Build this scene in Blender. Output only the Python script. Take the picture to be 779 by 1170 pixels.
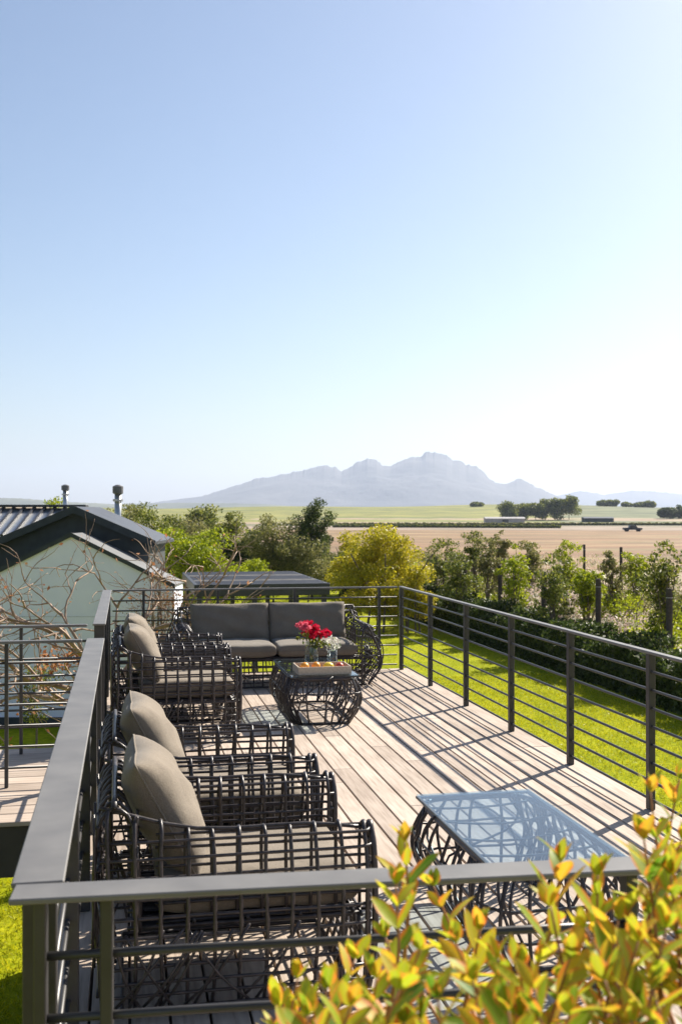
import bpy, math, random
import numpy as np
from mathutils import Vector, Matrix, noise
R = math.radians
random.seed(7)
for o in list(bpy.data.objects): bpy.data.objects.remove(o)
S = bpy.context.scene
COL = S.collection

# ------------------------------------------------------------------ camera
F = 1250.0; W0 = 779.0; H0 = 1170.0; YAW = R(11.15); HC = 1.86; HOR = 588.0
cd = bpy.data.cameras.new('camera'); cam = bpy.data.objects.new('camera', cd); COL.objects.link(cam)
cd.sensor_fit = 'VERTICAL'; cd.sensor_height = 36; cd.lens = 36 * F / H0
cd.clip_start = 0.05; cd.clip_end = 60000
cam.location = (0, 0, HC); cam.rotation_euler = (R(90) + math.atan(3 / F), 0, -YAW)
S.camera = cam
cd.dof.use_dof = True; cd.dof.focus_distance = 7.5; cd.dof.aperture_fstop = 5.6

# ------------------------------------------------------------------ sky, sun, exposure
SUN = Vector((1.04, 0.81, 1.0)).normalized()
ELEV = math.asin(SUN.z); AZ = math.atan2(SUN.x, SUN.y)
w = bpy.data.worlds.new('World'); S.world = w; w.use_nodes = True
nt = w.node_tree; bg = nt.nodes['Background']
sky = nt.nodes.new('ShaderNodeTexSky'); sky.sky_type = 'NISHITA'; sky.sun_disc = False
sky.sun_elevation = ELEV; sky.sun_rotation = AZ; sky.altitude = 100
sky.air_density = 1.0; sky.dust_density = 1.15; sky.ozone_density = 2.2
nt.links.new(sky.outputs[0], bg.inputs[0]); bg.inputs[1].default_value = 0.063
sd = bpy.data.lights.new('sun', 'SUN'); sd.energy = 5.0; sd.angle = R(0.55); sd.color = (1, 0.92, 0.80)
so = bpy.data.objects.new('sun', sd); COL.objects.link(so)
so.rotation_euler = SUN.to_track_quat('Z', 'Y').to_euler(); so.location = (30, 25, 40)
vs = S.view_settings; vs.view_transform = 'Standard'; vs.look = 'None'; vs.exposure = 1.1; vs.gamma = 1
vs.use_curve_mapping = False

CA, SA = math.cos(YAW), math.sin(YAW)
def polar(px, d):            # a bearing (column of the photograph) and a distance give a map position
    lat = (px - W0 / 2) * d / F
    return d * SA + lat * CA, d * CA - lat * SA
G = -2.8                     # lawn level, deck is 0

# ------------------------------------------------------------------ materials
def mat(name):
    m = bpy.data.materials.new(name); m.use_nodes = True
    n = m.node_tree.nodes; return m, n, m.node_tree.links, n['Principled BSDF']
def noise_col(n, l, scale, stops, detail=4, vec=None, coord='Object'):
    tx = n.new('ShaderNodeTexNoise'); tx.inputs['Scale'].default_value = scale; tx.inputs['Detail'].default_value = detail
    if vec is None:
        tc = n.new('ShaderNodeTexCoord'); vec = tc.outputs[coord]
    l.new(vec, tx.inputs['Vector'])
    r = n.new('ShaderNodeValToRGB'); e = r.color_ramp.elements
    e[0].position, e[0].color = stops[0][0], (*stops[0][1], 1)
    e[1].position, e[1].color = stops[-1][0], (*stops[-1][1], 1)
    for p, c in stops[1:-1]:
        q = e.new(p); q.color = (*c, 1)
    l.new(tx.outputs['Fac'], r.inputs[0]); return r.outputs[0], tx.outputs['Fac'], vec
def bump(n, l, b, h, strength, dist):
    bp = n.new('ShaderNodeBump'); bp.inputs['Strength'].default_value = strength; bp.inputs['Distance'].default_value = dist
    l.new(h, bp.inputs['Height']); l.new(bp.outputs[0], b.inputs['Normal'])
def simple(name, c1, c2, scale, rough=0.6, bstr=0.3, bdist=0.005, metal=0.0, detail=5):
    m, n, l, b = mat(name)
    c, f, v = noise_col(n, l, scale, [(0.3, c1), (0.7, c2)], detail)
    l.new(c, b.inputs['Base Color']); b.inputs['Roughness'].default_value = rough; b.inputs['Metallic'].default_value = metal
    if bstr: bump(n, l, b, f, bstr, bdist)
    return m
def mix(n, l, fac, a, b_, mode='MIX'):
    x = n.new('ShaderNodeMix'); x.data_type = 'RGBA'; x.blend_type = mode
    for s, v in ((0, fac), (6, a), (7, b_)):
        if isinstance(v, (int, float)): x.inputs[s].default_value = v
        elif isinstance(v, tuple): x.inputs[s].default_value = (*v, 1)
        else: l.new(v, x.inputs[s])
    return x.outputs[2]
def leafy(name, cols, transl=0.45, rough=0.5):
    m, n, l, b = mat(name)
    g = n.new('ShaderNodeNewGeometry'); r = n.new('ShaderNodeValToRGB'); e = r.color_ramp.elements
    k = len(cols)
    e[0].position = 0; e[0].color = (*cols[0], 1); e[1].position = 1; e[1].color = (*cols[-1], 1)
    for i in range(1, k - 1):
        q = e.new(i / (k - 1)); q.color = (*cols[i], 1)
    l.new(g.outputs['Random Per Island'], r.inputs[0])
    l.new(r.outputs[0], b.inputs['Base Color']); b.inputs['Roughness'].default_value = rough
    b.inputs['Specular IOR Level'].default_value = 0.25
    t = n.new('ShaderNodeBsdfTranslucent'); l.new(r.outputs[0], t.inputs['Color'])
    ms = n.new('ShaderNodeMixShader'); ms.inputs[0].default_value = transl
    l.new(b.outputs[0], ms.inputs[1]); l.new(t.outputs[0], ms.inputs[2]); l.new(ms.outputs[0], n['Material Output'].inputs[0])
    return m

M = {}
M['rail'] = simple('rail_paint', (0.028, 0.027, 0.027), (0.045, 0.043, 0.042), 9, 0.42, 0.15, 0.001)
M['rail_lit'] = simple('rail_paint_sunlit', (0.115, 0.108, 0.10), (0.18, 0.17, 0.155), 5, 0.45, 0.2, 0.001, detail=8)  # rail paint lightened: the sunlit sheen of the tops is put into the colour
M['wicker'] = simple('wicker', (0.022, 0.018, 0.018), (0.065, 0.052, 0.05), 30, 0.38, 0.6, 0.002)
M['dark_steel'] = simple('dark_steel', (0.02, 0.022, 0.028), (0.035, 0.038, 0.045), 2, 0.5, 0.1, 0.002)
M['steel'] = simple('galvanised', (0.35, 0.36, 0.37), (0.5, 0.51, 0.52), 8, 0.35, 0.1, 0.002, 0.8)
M['steel_dull'] = simple('dull_steel', (0.10, 0.10, 0.105), (0.17, 0.17, 0.175), 8, 0.5, 0.1, 0.002, 0.3)
M['white_wall'] = simple('white_wall', (0.55, 0.55, 0.53), (0.65, 0.65, 0.62), 1.5, 0.8, 0.2, 0.01)
def wood(name, ca, cb, cc, axis):
    m, n, l, b = mat(name)
    tc = n.new('ShaderNodeTexCoord'); mp = n.new('ShaderNodeMapping')
    mp.inputs['Scale'].default_value = (14, 0.9, 14) if axis == 'Y' else (0.9, 14, 14)
    l.new(tc.outputs['Object'], mp.inputs[0])
    c1, f1, _ = noise_col(n, l, 3.5, [(0.25, ca), (0.5, cb), (0.8, cc)], 8, mp.outputs[0])
    g = n.new('ShaderNodeNewGeometry'); rr = n.new('ShaderNodeValToRGB')
    rr.color_ramp.elements[0].color = (0.74, 0.70, 0.66, 1); rr.color_ramp.elements[1].color = (1.08, 1.04, 1.0, 1)
    l.new(g.outputs['Random Per Island'], rr.inputs[0])
    c2 = mix(n, l, 1.0, c1, rr.outputs[0], 'MULTIPLY')
    c3, f3, _ = noise_col(n, l, 1.3, [(0.35, (0.78, 0.76, 0.74)), (0.65, (1, 1, 1))], 6, tc.outputs['Object'])
    c4 = mix(n, l, 1.0, c2, c3, 'MULTIPLY')
    l.new(c4, b.inputs['Base Color']); b.inputs['Roughness'].default_value = 0.75
    bump(n, l, b, f1, 0.5, 0.003); return m
M['deck'] = wood('deck_boards', (0.35, 0.285, 0.23), (0.53, 0.45, 0.38), (0.63, 0.56, 0.485), 'Y')
M['deck_x'] = wood('walkway_boards', (0.35, 0.285, 0.23), (0.53, 0.45, 0.38), (0.63, 0.56, 0.485), 'X')
M['fascia'] = simple('dark_fascia', (0.035, 0.03, 0.027), (0.06, 0.05, 0.045), 4, 0.6)
def fabric(name, a, c):
    m, n, l, b = mat(name)
    cc, f, v = noise_col(n, l, 260, [(0.35, a), (0.65, c)], 2)
    c3, f3, _ = noise_col(n, l, 6, [(0.35, (0.86, 0.86, 0.86)), (0.65, (1, 1, 1))], 4, v)
    l.new(mix(n, l, 1.0, cc, c3, 'MULTIPLY'), b.inputs['Base Color'])
    b.inputs['Roughness'].default_value = 0.95; b.inputs['Sheen Weight'].default_value = 0.15
    ad = n.new('ShaderNodeMath'); ad.operation = 'ADD'; l.new(f, ad.inputs[0])
    big = n.new('ShaderNodeMath'); big.operation = 'MULTIPLY'; big.inputs[1].default_value = 6; l.new(f3, big.inputs[0]); l.new(big.outputs[0], ad.inputs[1])
    bump(n, l, b, ad.outputs[0], 0.5, 0.004); return m
M['cushion'] = fabric('taupe_fabric', (0.175, 0.14, 0.10), (0.25, 0.205, 0.15))
M['cushion_grey'] = fabric('grey_fabric', (0.145, 0.12, 0.09), (0.21, 0.178, 0.138))
# glass: see-through with a mirror share
def glass(name, ior, tint):
    m, n, l, b = mat(name); n.remove(b)
    tr = n.new('ShaderNodeBsdfTransparent'); tr.inputs[0].default_value = (*tint, 1)
    gl = n.new('ShaderNodeBsdfGlossy'); gl.inputs['Roughness'].default_value = 0.02
    lw = n.new('ShaderNodeLayerWeight'); lw.inputs[0].default_value = 0.5
    pw = n.new('ShaderNodeMath'); pw.operation = 'POWER'; pw.inputs[1].default_value = 5 / ior * 1.4; l.new(lw.outputs['Facing'], pw.inputs[0])
    fr = n.new('ShaderNodeMath'); fr.operation = 'MULTIPLY_ADD'; fr.inputs[1].default_value = 0.95; fr.inputs[2].default_value = 0.04; l.new(pw.outputs[0], fr.inputs[0])
    ms = n.new('ShaderNodeMixShader'); l.new(fr.outputs[0], ms.inputs[0]); l.new(tr.outputs[0], ms.inputs[1]); l.new(gl.outputs[0], ms.inputs[2])
    l.new(ms.outputs[0], n['Material Output'].inputs[0]); return m
M['table_glass'] = glass('table_glass', 1.5, (0.80, 0.90, 0.95))
M['clear_glass'] = glass('clear_glass', 1.45, (0.93, 0.96, 0.96))

# ------------------------------------------------------------------ mesh helpers
class MB:
    def __init__(s): s.v = []; s.f = []
    def add(s, vs, fs):
        k = len(s.v); s.v.extend([tuple(p) for p in vs]); s.f.extend([tuple(i + k for i in f) for f in fs]); return s
    def box(s, a, b):
        x0, y0, z0 = a; x1, y1, z1 = b
        return s.add([(x0,y0,z0),(x1,y0,z0),(x1,y1,z0),(x0,y1,z0),(x0,y0,z1),(x1,y0,z1),(x1,y1,z1),(x0,y1,z1)],
                     [(0,3,2,1),(4,5,6,7),(0,1,5,4),(1,2,6,5),(2,3,7,6),(3,0,4,7)])
    def bev(s, a, b, c=0.006):   # box with chamfered edges
        x0, y0, z0 = a; x1, y1, z1 = b
        vs = []
        for z, i in ((z0, c), (z0 + c, 0), (z1 - c, 0), (z1, c)):
            if i: ring = [(x0+c,y0+c),(x1-c,y0+c),(x1-c,y1-c),(x0+c,y1-c)]; ring = [p for q in ring for p in (q, q)]
            else: ring = [(x0,y0+c),(x0+c,y0),(x1-c,y0),(x1,y0+c),(x1,y1-c),(x1-c,y1),(x0+c,y1),(x0,y1-c)]
            if i: ring = [ring[0],ring[1],ring[2],ring[3],ring[4],ring[5],ring[6],ring[7]]
            vs += [(p[0], p[1], z) for p in ring]
        # chamfer rings share corner points at the caps, kept a hair apart
        e = 1e-4
        for base in (0, 24):
            for k in range(8):
                x, y, z = vs[base + k]; vs[base + k] = (x + (e if k in (1,2) or k in () else 0) - (e if k in (5,6) else 0), y + (e if k in (3,4) else 0) - (e if k in (7,) else 0), z)
        fs = [tuple(range(7, -1, -1)), tuple(range(24, 32))]
        for r in range(3):
            for k in range(8):
                fs.append((r*8+k, r*8+(k+1)%8, (r+1)*8+(k+1)%8, (r+1)*8+k))
        return s.add(vs, fs)
    def tube(s, pts, r, n=6, closed=False):
        P = [Vector(p) for p in pts]; m = len(P)
        rr = r if isinstance(r, (list, tuple)) else [r] * m
        T = []
        for i in range(m):
            if closed: t = P[(i+1) % m] - P[i-1]
            else: t = P[min(i+1, m-1)] - P[max(i-1, 0)]
            T.append(t.normalized() if t.length > 1e-9 else Vector((0,0,1)))
        u = T[0].orthogonal().normalized(); vs = []
        for i in range(m):
            u = (u - T[i] * u.dot(T[i]))
            u = u.normalized() if u.length > 1e-6 else T[i].orthogonal().normalized()
            v = T[i].cross(u)
            for k in range(n):
                a = 2 * math.pi * k / n
                vs.append(P[i] + (u * math.cos(a) + v * math.sin(a)) * rr[i])
        fs = []
        for i in range(m if closed else m - 1):
            for k in range(n):
                j = (i + 1) % m
                fs.append((i*n+k, i*n+(k+1) % n, j*n+(k+1) % n, j*n+k))
        if not closed:
            fs.append(tuple(range(n - 1, -1, -1))); fs.append(tuple((m-1)*n + k for k in range(n)))
        return s.add(vs, fs)
    def lathe(s, prof, n=16, c=(0, 0, 0)):
        vs = [(c[0] + r * math.cos(2*math.pi*k/n), c[1] + r * math.sin(2*math.pi*k/n), c[2] + z) for r, z in prof for k in range(n)]
        fs = [(i*n+k, i*n+(k+1) % n, (i+1)*n+(k+1) % n, (i+1)*n+k) for i in range(len(prof)-1) for k in range(n)]
        fs.append(tuple(range(n-1, -1, -1))); fs.append(tuple((len(prof)-1)*n + k for k in range(n)))
        return s.add(vs, fs)
    def ball(s, c, r, seg=10, sq=(1, 1, 1)):
        prof = [(max(1e-4, math.sin(math.pi*i/seg)), -math.cos(math.pi*i/seg)) for i in range(seg+1)]
        k = len(s.v); s.lathe(prof, seg + 2)
        for i in range(k, len(s.v)):
            x, y, z = s.v[i]; s.v[i] = (c[0] + x*r*sq[0], c[1] + y*r*sq[1], c[2] + z*r*sq[2])
        return s
    def build(s, name, material, parent=None, smooth=False):
        me = bpy.data.meshes.new(name); me.from_pydata(s.v, [], s.f); me.materials.append(material)
        if smooth: me.polygons.foreach_set('use_smooth', [True] * len(me.polygons))
        me.update(); o = bpy.data.objects.new(name, me); COL.objects.link(o)
        if parent: o.parent = parent
        return o
def tag(o, label=None, cat=None, group=None, kind=None):
    if label: o['label'] = label
    if cat: o['category'] = cat
    if group: o['group'] = group
    if kind: o['kind'] = kind
    return o
def empty(name, loc, label, cat, group=None, rz=0):
    o = bpy.data.objects.new(name, None); COL.objects.link(o); o.location = loc; o.rotation_euler = (0, 0, rz)
    o.empty_display_size = 0.2
    return tag(o, label, cat, group)
def copy_thing(root, loc, rz, label):
    c = root.copy(); COL.objects.link(c); c.location = loc; c.rotation_euler = (0, 0, rz); c['label'] = label
    for ch in [o for o in bpy.data.objects if o.parent == root]:
        d = ch.copy(); COL.objects.link(d); d.parent = c
        for g in [o for o in bpy.data.objects if o.parent == ch]:
            e = g.copy(); COL.objects.link(e); e.parent = d
    return c
def jit(rng, a): return rng.uniform(-a, a)
def bez(pts, n=10):   # Catmull-Rom through points
    P = [Vector(p) for p in pts]; P = [P[0] * 2 - P[1]] + P + [P[-1] * 2 - P[-2]]; out = []
    for i in range(1, len(P) - 2):
        for k in range(n):
            t = k / n
            out.append(0.5 * ((2*P[i]) + (P[i+1]-P[i-1])*t + (2*P[i-1]-5*P[i]+4*P[i+1]-P[i+2])*t*t + (-P[i-1]+3*P[i]-3*P[i+1]+P[i+2])*t**3))
    out.append(P[-2]); return out

# leaves ----------------------------------------------------------------
def leaf_mesh(name, C, size, material, parent=None, seed=0, aspect=0.55, up=0.0, dirs=None):
    rg = np.random.default_rng(seed); n = len(C)
    C = np.asarray(C, dtype=np.float64)
    a = rg.normal(size=(n, 3))
    if dirs is not None: a = a * 0.6 + dirs
    a[:, 2] += up; a /= np.linalg.norm(a, axis=1)[:, None]
    b = rg.normal(size=(n, 3)); b -= a * (a * b).sum(1)[:, None]; b /= np.linalg.norm(b, axis=1)[:, None]
    s = (size * rg.uniform(0.55, 1.35, n))[:, None] * 0.5
    nn = np.cross(a, b) * s * 0.25
    V = np.stack([C - a*s, C + b*s*aspect + nn, C + a*s, C - b*s*aspect + nn], 1).reshape(-1, 3)
    me = bpy.data.meshes.new(name); me.vertices.add(4*n); me.vertices.foreach_set('co', V.ravel())
    me.loops.add(4*n); me.loops.foreach_set('vertex_index', np.arange(4*n, dtype=np.int32))
    me.polygons.add(n); me.polygons.foreach_set('loop_start', np.arange(0, 4*n, 4, dtype=np.int32))
    try: me.polygons.foreach_set('loop_total', np.full(n, 4, dtype=np.int32))
    except Exception: pass
    me.materials.append(material); me.update(calc_edges=True); me.validate()
    o = bpy.data.objects.new(name, me); COL.objects.link(o)
    if parent: o.parent = parent
    return o
def crown_points(n, nclump, rx, ry, rz, cz, clump, seed, shell=0.55, flat=0.7):
    rg = np.random.default_rng(seed)
    d = rg.normal(size=(nclump, 3)); d /= np.linalg.norm(d, axis=1)[:, None]
    rad = rg.uniform(shell, 1.0, nclump) ** 0.7
    cc = d * rad[:, None] * np.array([rx, ry, rz]) + np.array([0, 0, cz])
    cs = clump * rg.uniform(0.5, 1.35, nclump)
    k = rg.choice(nclump, n, p=cs**2 / (cs**2).sum())
    p = rg.normal(size=(n, 3)); q = np.linalg.norm(p, axis=1)[:, None]; p = p / q * rg.uniform(0.15, 1.0, (n, 1)) ** 0.55
    p *= cs[k][:, None]; p[:, 2] *= flat
    return cc[k] + p, cc
def tree(name, label, cat, px, d, top, width, material, bark, nleaf=2500, leaf=0.14, nclump=26, clump=0.28, crown=0.7,
         group=None, seed=1, ground=G, shell=0.3, trunks=1, lean=0.0):
    """top: crown top height (m), width: crown width (m), crown: share of the height that is crown"""
    x, y = polar(px, d); h = top - ground; root = empty(name, (x, y, ground), label, cat, group)
    rz = h * crown / 2; cz = h - rz; cl = clump * width
    P, cc = crown_points(nleaf, nclump, max(.05, width/2 - cl*0.6), max(.05, width/2 - cl*0.6), max(.05, rz - cl*0.45), cz, cl, seed, shell)
    leaf_mesh('crown', P, leaf, material, root, seed)
    rg = random.Random(seed); b = MB(); r0 = 0.013 * h
    for t in range(trunks):
        bx, by = jit(rg, .05*trunks*width), jit(rg, .05*trunks*width)
        tp = (bx*2 + lean*h, by*2, h*0.72)
        b.tube(bez([(bx, by, -0.1), (bx + jit(rg,.03*h), by + jit(rg,.03*h), h*0.35), tp], 4), [r0*(1-0.075*i) for i in range(9)], 6)
    for i in range(min(len(cc), 16)):
        e = Vector(cc[i]); s0 = Vector((bx + lean*h*0.4, by, h*rg.uniform(0.22, 0.55)))
        mid = s0.lerp(e, 0.5) + Vector((0, 0, -0.04*h))
        b.tube(bez([s0, mid, e], 3), [r0*.5, r0*.45, r0*.4, r0*.35, r0*.28, r0*.2, r0*.12], 4)
    b.build('trunk', bark, root, True)
    return root
M['bark'] = simple('bark', (0.10, 0.075, 0.055), (0.19, 0.15, 0.115), 12, 0.9, 0.6, 0.02)
M['dark_bark'] = simple('dark_bark', (0.04, 0.032, 0.026), (0.08, 0.065, 0.05), 12, 0.9, 0.6, 0.02)
M['bare_bark'] = simple('bare_bark', (0.22, 0.145, 0.10), (0.40, 0.29, 0.20), 10, 0.85, 0.5, 0.01)
M['lf_bright'] = leafy('leaf_bright', [(0.14, 0.19, 0.01), (0.30, 0.36, 0.015), (0.44, 0.46, 0.02)])
M['lf_yellow'] = leafy('leaf_yellow', [(0.20, 0.21, 0.012), (0.46, 0.40, 0.02), (0.64, 0.52, 0.03), (0.34, 0.35, 0.02)])
M['lf_mid'] = leafy('leaf_mid', [(0.05, 0.08, 0.02), (0.15, 0.18, 0.03), (0.30, 0.30, 0.045)])
M['lf_dark'] = leafy('leaf_dark', [(0.022, 0.04, 0.010), (0.055, 0.085, 0.018), (0.12, 0.15, 0.03)], 0.4)
M['lf_olive'] = leafy('leaf_olive', [(0.10, 0.12, 0.03), (0.20, 0.20, 0.06), (0.32, 0.29, 0.11)])
M['lf_brown'] = leafy('leaf_brown', [(0.10, 0.045, 0.025), (0.20, 0.10, 0.05), (0.30, 0.17, 0.09)])
M['lf_rust'] = leafy('leaf_rust', [(0.32, 0.12, 0.05), (0.45, 0.20, 0.09), (0.5, 0.28, 0.15)])
M['lf_plume'] = leafy('leaf_plume', [(0.36, 0.26, 0.21), (0.52, 0.40, 0.34), (0.62, 0.54, 0.46), (0.16, 0.19, 0.06), (0.24, 0.26, 0.06)])

# ------------------------------------------------------------------ terrain
def sm(t): t = min(1, max(0, t)); return t*t*(3-2*t)
def terr(x, y):
    d = x*SA + y*CA; lat = x*CA - y*SA
    h = G + sm((d - 480) / 560) * (12.2 + 1.3*math.sin(lat/90.0) + 0.9*math.sin(lat/37.0 + d/300.0))
    if d > 1100: h -= sm((d-1100)/500) * 6
    return h
def ground_sheet(name, material, rings, angs, off=0.0, kind='structure'):
    vs = []; fs = []; na = len(angs)
    for r in rings:
        for a in angs:
            x, y = r*math.sin(a), r*math.cos(a); vs.append((x, y, terr(x, y) + off))
    for i in range(len(rings)-1):
        for k in range(na-1): fs.append((i*na+k, i*na+k+1, (i+1)*na+k+1, (i+1)*na+k))
    o = MB().add(vs, [f[::-1] for f in fs]).build(name, material, None, True); tag(o, kind=kind); return o
def ground_mat():
    m, n, l, b = mat('ground_soil')
    c, f, v = noise_col(n, l, 0.03, [(0.3, (0.27, 0.18, 0.11)), (0.5, (0.36, 0.27, 0.17)), (0.7, (0.20, 0.20, 0.07))], 8)
    c2, f2, _ = noise_col(n, l, 0.6, [(0.3, (0.75, 0.75, 0.75)), (0.7, (1.1, 1.1, 1.1))], 6, v)
    l.new(mix(n, l, 1.0, c, c2, 'MULTIPLY'), b.inputs['Base Color']); b.inputs['Roughness'].default_value = 0.95
    return m
rings = [0.3*1.16**i for i in range(0, 73)]
ground_sheet('ground', ground_mat(), [0.0] + rings, [2*math.pi*k/160 for k in range(161)])
def strip_mat(name, ca, cb, cc, sx, sy, rot=0.0, scale=1.0, pos=(0.3, 0.5, 0.7)):
    m, n, l, b = mat(name); tc = n.new('ShaderNodeTexCoord'); mp = n.new('ShaderNodeMapping')
    mp.inputs['Rotation'].default_value = (0, 0, rot); mp.inputs['Scale'].default_value = (sx, sy, 1); l.new(tc.outputs['Object'], mp.inputs[0])
    c, f, _ = noise_col(n, l, scale, [(pos[0], ca), (pos[1], cb), (pos[2], cc)], 6, mp.outputs[0])
    c5, f5, _ = noise_col(n, l, 0.05, [(0.35, (0.62, 0.66, 0.55)), (0.6, (1.0, 1.0, 1.0))], 8, tc.outputs['Object'])
    c6, f6, _ = noise_col(n, l, 1.0, [(0.3, (0.8, 0.8, 0.78)), (0.7, (1.08, 1.08, 1.08))], 6, tc.outputs['Object'])
    c = mix(n, l, 1.0, mix(n, l, 1.0, c, c5, 'MULTIPLY'), c6, 'MULTIPLY')
    l.new(c, b.inputs['Base Color']); b.inputs['Roughness'].default_value = 0.95; return m
def band(px0, px1, n=40):
    return [YAW + math.atan((px0 + (px1-px0)*k/n - W0/2) / F) for k in range(n+1)]
# ploughed field, farm tracks and vineyards of the plain
ground_sheet('field', strip_mat('ploughed_field', (0.17, 0.085, 0.035), (0.27, 0.15, 0.065), (0.30, 0.22, 0.10), 0.02, 0.12, YAW), [95, 130, 170, 220, 290, 330], band(40, 1500), 0.03)
ground_sheet('pale_field', strip_mat('pale_soil', (0.24, 0.16, 0.11), (0.36, 0.27, 0.21), (0.17, 0.13, 0.07), 0.015, 0.06, YAW), [330, 360, 400, 440], band(40, 1500), 0.05)
ground_sheet('green_field', strip_mat('green_field', (0.13, 0.15, 0.05), (0.17, 0.16, 0.08), (0.26, 0.20, 0.13), 0.01, 0.05, YAW), [440, 470, 500, 530], band(40, 1500), 0.07)
ground_sheet('vineyard', strip_mat('vineyard_green', (0.08, 0.11, 0.02), (0.23, 0.23, 0.03), (0.31, 0.27, 0.05), 0.006, 0.07, YAW), [530 + 30*i for i in range(20)], band(60, 640), 0.1)
ground_sheet('vineyard', strip_mat('vineyard_olive', (0.09, 0.11, 0.05), (0.15, 0.17, 0.07), (0.24, 0.22, 0.12), 0.006, 0.06, YAW), [530 + 30*i for i in range(20)], band(640, 1100), 0.1)
# lawn
def lawn_mat():
    m, n, l, b = mat('lawn_grass')
    c, f, v = noise_col(n, l, 0.9, [(0.3, (0.20, 0.23, 0.006)), (0.5, (0.28, 0.30, 0.008)), (0.7, (0.37, 0.36, 0.012))], 8)
    c2, f2, _ = noise_col(n, l, 9, [(0.34, (0.66, 0.74, 0.7)), (0.66, (1.12, 1.10, 1.1))], 12, v)
    l.new(mix(n, l, 1.0, c, c2, 'MULTIPLY'), b.inputs['Base Color']); b.inputs['Roughness'].default_value = 1.0; b.inputs['Specular IOR Level'].default_value = 0.05
    bump(n, l, b, f2, 0.7, 0.03); return m
b = MB(); nx, ny = 30, 40
for j in range(ny+1):
    for i in range(nx+1): b.v.append((-34 + 47.0*i/nx, -12 + 79*j/ny, G + 0.02))
b.f = [(j*(nx+1)+i, j*(nx+1)+i+1, (j+1)*(nx+1)+i+1, (j+1)*(nx+1)+i) for j in range(ny) for i in range(nx)]
tag(b.build('lawn', lawn_mat()), kind='structure')

gr = np.random.default_rng(55); Pg = []
for (x0, x1, y0, y1, n_) in ((3.5, 12.4, 5, 16, 60000), (4.5, 12.2, 16, 30, 50000), (3, 12, 30, 60, 26000), (-3.5, -0.4, 6, 16, 26000), (-9, -3, 8, 24, 30000)):
    Pg.append(np.stack([gr.uniform(x0, x1, n_), gr.uniform(y0, y1, n_), np.full(n_, G + 0.045)], 1))
M['blade'] = leafy('grass_blade', [(0.24, 0.27, 0.006), (0.42, 0.42, 0.008), (0.58, 0.52, 0.012)], 0.45)
tag(leaf_mesh('grass', np.concatenate(Pg), 0.085, M['blade'], None, 56, 0.13, up=1.6), 'short bright green grass of the sunlit lawn', 'grass', None, 'stuff')

# mountains
def mountain(name, prof, D, depth, seed, c1, c2):
    rg = np.random.default_rng(seed); m, n, l, b = mat(name + '_rock')
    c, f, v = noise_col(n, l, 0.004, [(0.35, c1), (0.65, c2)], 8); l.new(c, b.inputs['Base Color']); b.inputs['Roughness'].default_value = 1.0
    xs = np.linspace(prof[0][0], prof[-1][0], 420); ys = np.interp(xs, [p[0] for p in prof], [p[1] for p in prof]); crag = np.array([3.2*abs(noise.fractal(Vector((x_/13.0, seed, 0)), 0.6, 2.2, 5)) - 1.2 for x_ in xs]) * np.clip((578-ys)/30, 0, 1) * D / F
    kk = 45; yp = np.pad(ys, kk, mode='edge'); ysm = np.convolve(yp, np.ones(2*kk+1)/(2*kk+1), 'valid'); kk2 = 14; ysm = np.convolve(np.pad(ysm, kk2, mode='edge'), np.ones(2*kk2+1)/(2*kk2+1), 'valid')
    ph = rg.uniform(0, 6, 8); vs = []; fs = []; nv = 70
    for j in range(nv):
        t = -1 + 2*j/(nv-1)
        for x, y, y2, cr in zip(xs, ys, ysm, crag):
            fall = (1 - abs(t)) ** (0.75 if t < 0 else 0.9); H = (HOR - (y*fall**3 + y2*(1 - fall**3))) * D / F
            q_ = Vector((x*D/F/520.0, t*depth/420.0, seed*7.3))
            gul = noise.fractal(q_, 1.0, 2.1, 6)
            h = H * (fall + 0.15*gul*fall*(1-fall)*2 + 0.02*noise.fractal(q_*3.0, 1.0, 2.0, 3)*fall) + cr*fall**9 - 10
            d = D + t*depth + 90*math.sin(x*0.03+ph[6])
            X, Y = polar(x, 1); vs.append((X*d, Y*d, h))
    k = len(xs)
    fs = [(j*k+i, j*k+i+1, (j+1)*k+i+1, (j+1)*k+i) for j in range(nv-1) for i in range(k-1)]
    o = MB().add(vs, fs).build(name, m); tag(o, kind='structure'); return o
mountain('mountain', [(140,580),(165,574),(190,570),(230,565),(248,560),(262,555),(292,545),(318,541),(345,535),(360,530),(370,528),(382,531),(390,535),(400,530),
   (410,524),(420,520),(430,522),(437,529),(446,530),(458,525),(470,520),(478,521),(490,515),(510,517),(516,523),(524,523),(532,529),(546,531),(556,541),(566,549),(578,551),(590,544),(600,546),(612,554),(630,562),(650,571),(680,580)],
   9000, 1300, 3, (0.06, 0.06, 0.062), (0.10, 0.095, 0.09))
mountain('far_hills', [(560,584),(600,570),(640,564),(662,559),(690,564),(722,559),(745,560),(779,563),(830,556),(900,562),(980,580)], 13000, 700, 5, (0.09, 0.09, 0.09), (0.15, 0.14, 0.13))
mountain('low_hills', [(-260,572),(-120,566),(-40,564),(20,566),(60,570),(130,573),(200,571),(300,573),(380,578),(460,581),(520,584)], 5200, 500, 8, (0.07, 0.085, 0.05), (0.13, 0.14, 0.08))

# haze
m = bpy.data.materials.new('air'); m.use_nodes = True; n = m.node_tree.nodes; n.remove(n['Principled BSDF'])
pv = n.new('ShaderNodeVolumePrincipled'); pv.inputs['Color'].default_value = (0.68, 0.79, 1.0, 1); pv.inputs['Density'].default_value = 9e-5
pv.inputs['Anisotropy'].default_value = 0.25
m.node_tree.links.new(pv.outputs[0], n['Material Output'].inputs['Volume'])
tag(MB().box((-14500, -14500, -14), (14500, 16500, 640)).build('haze', m), kind='stuff')

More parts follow.
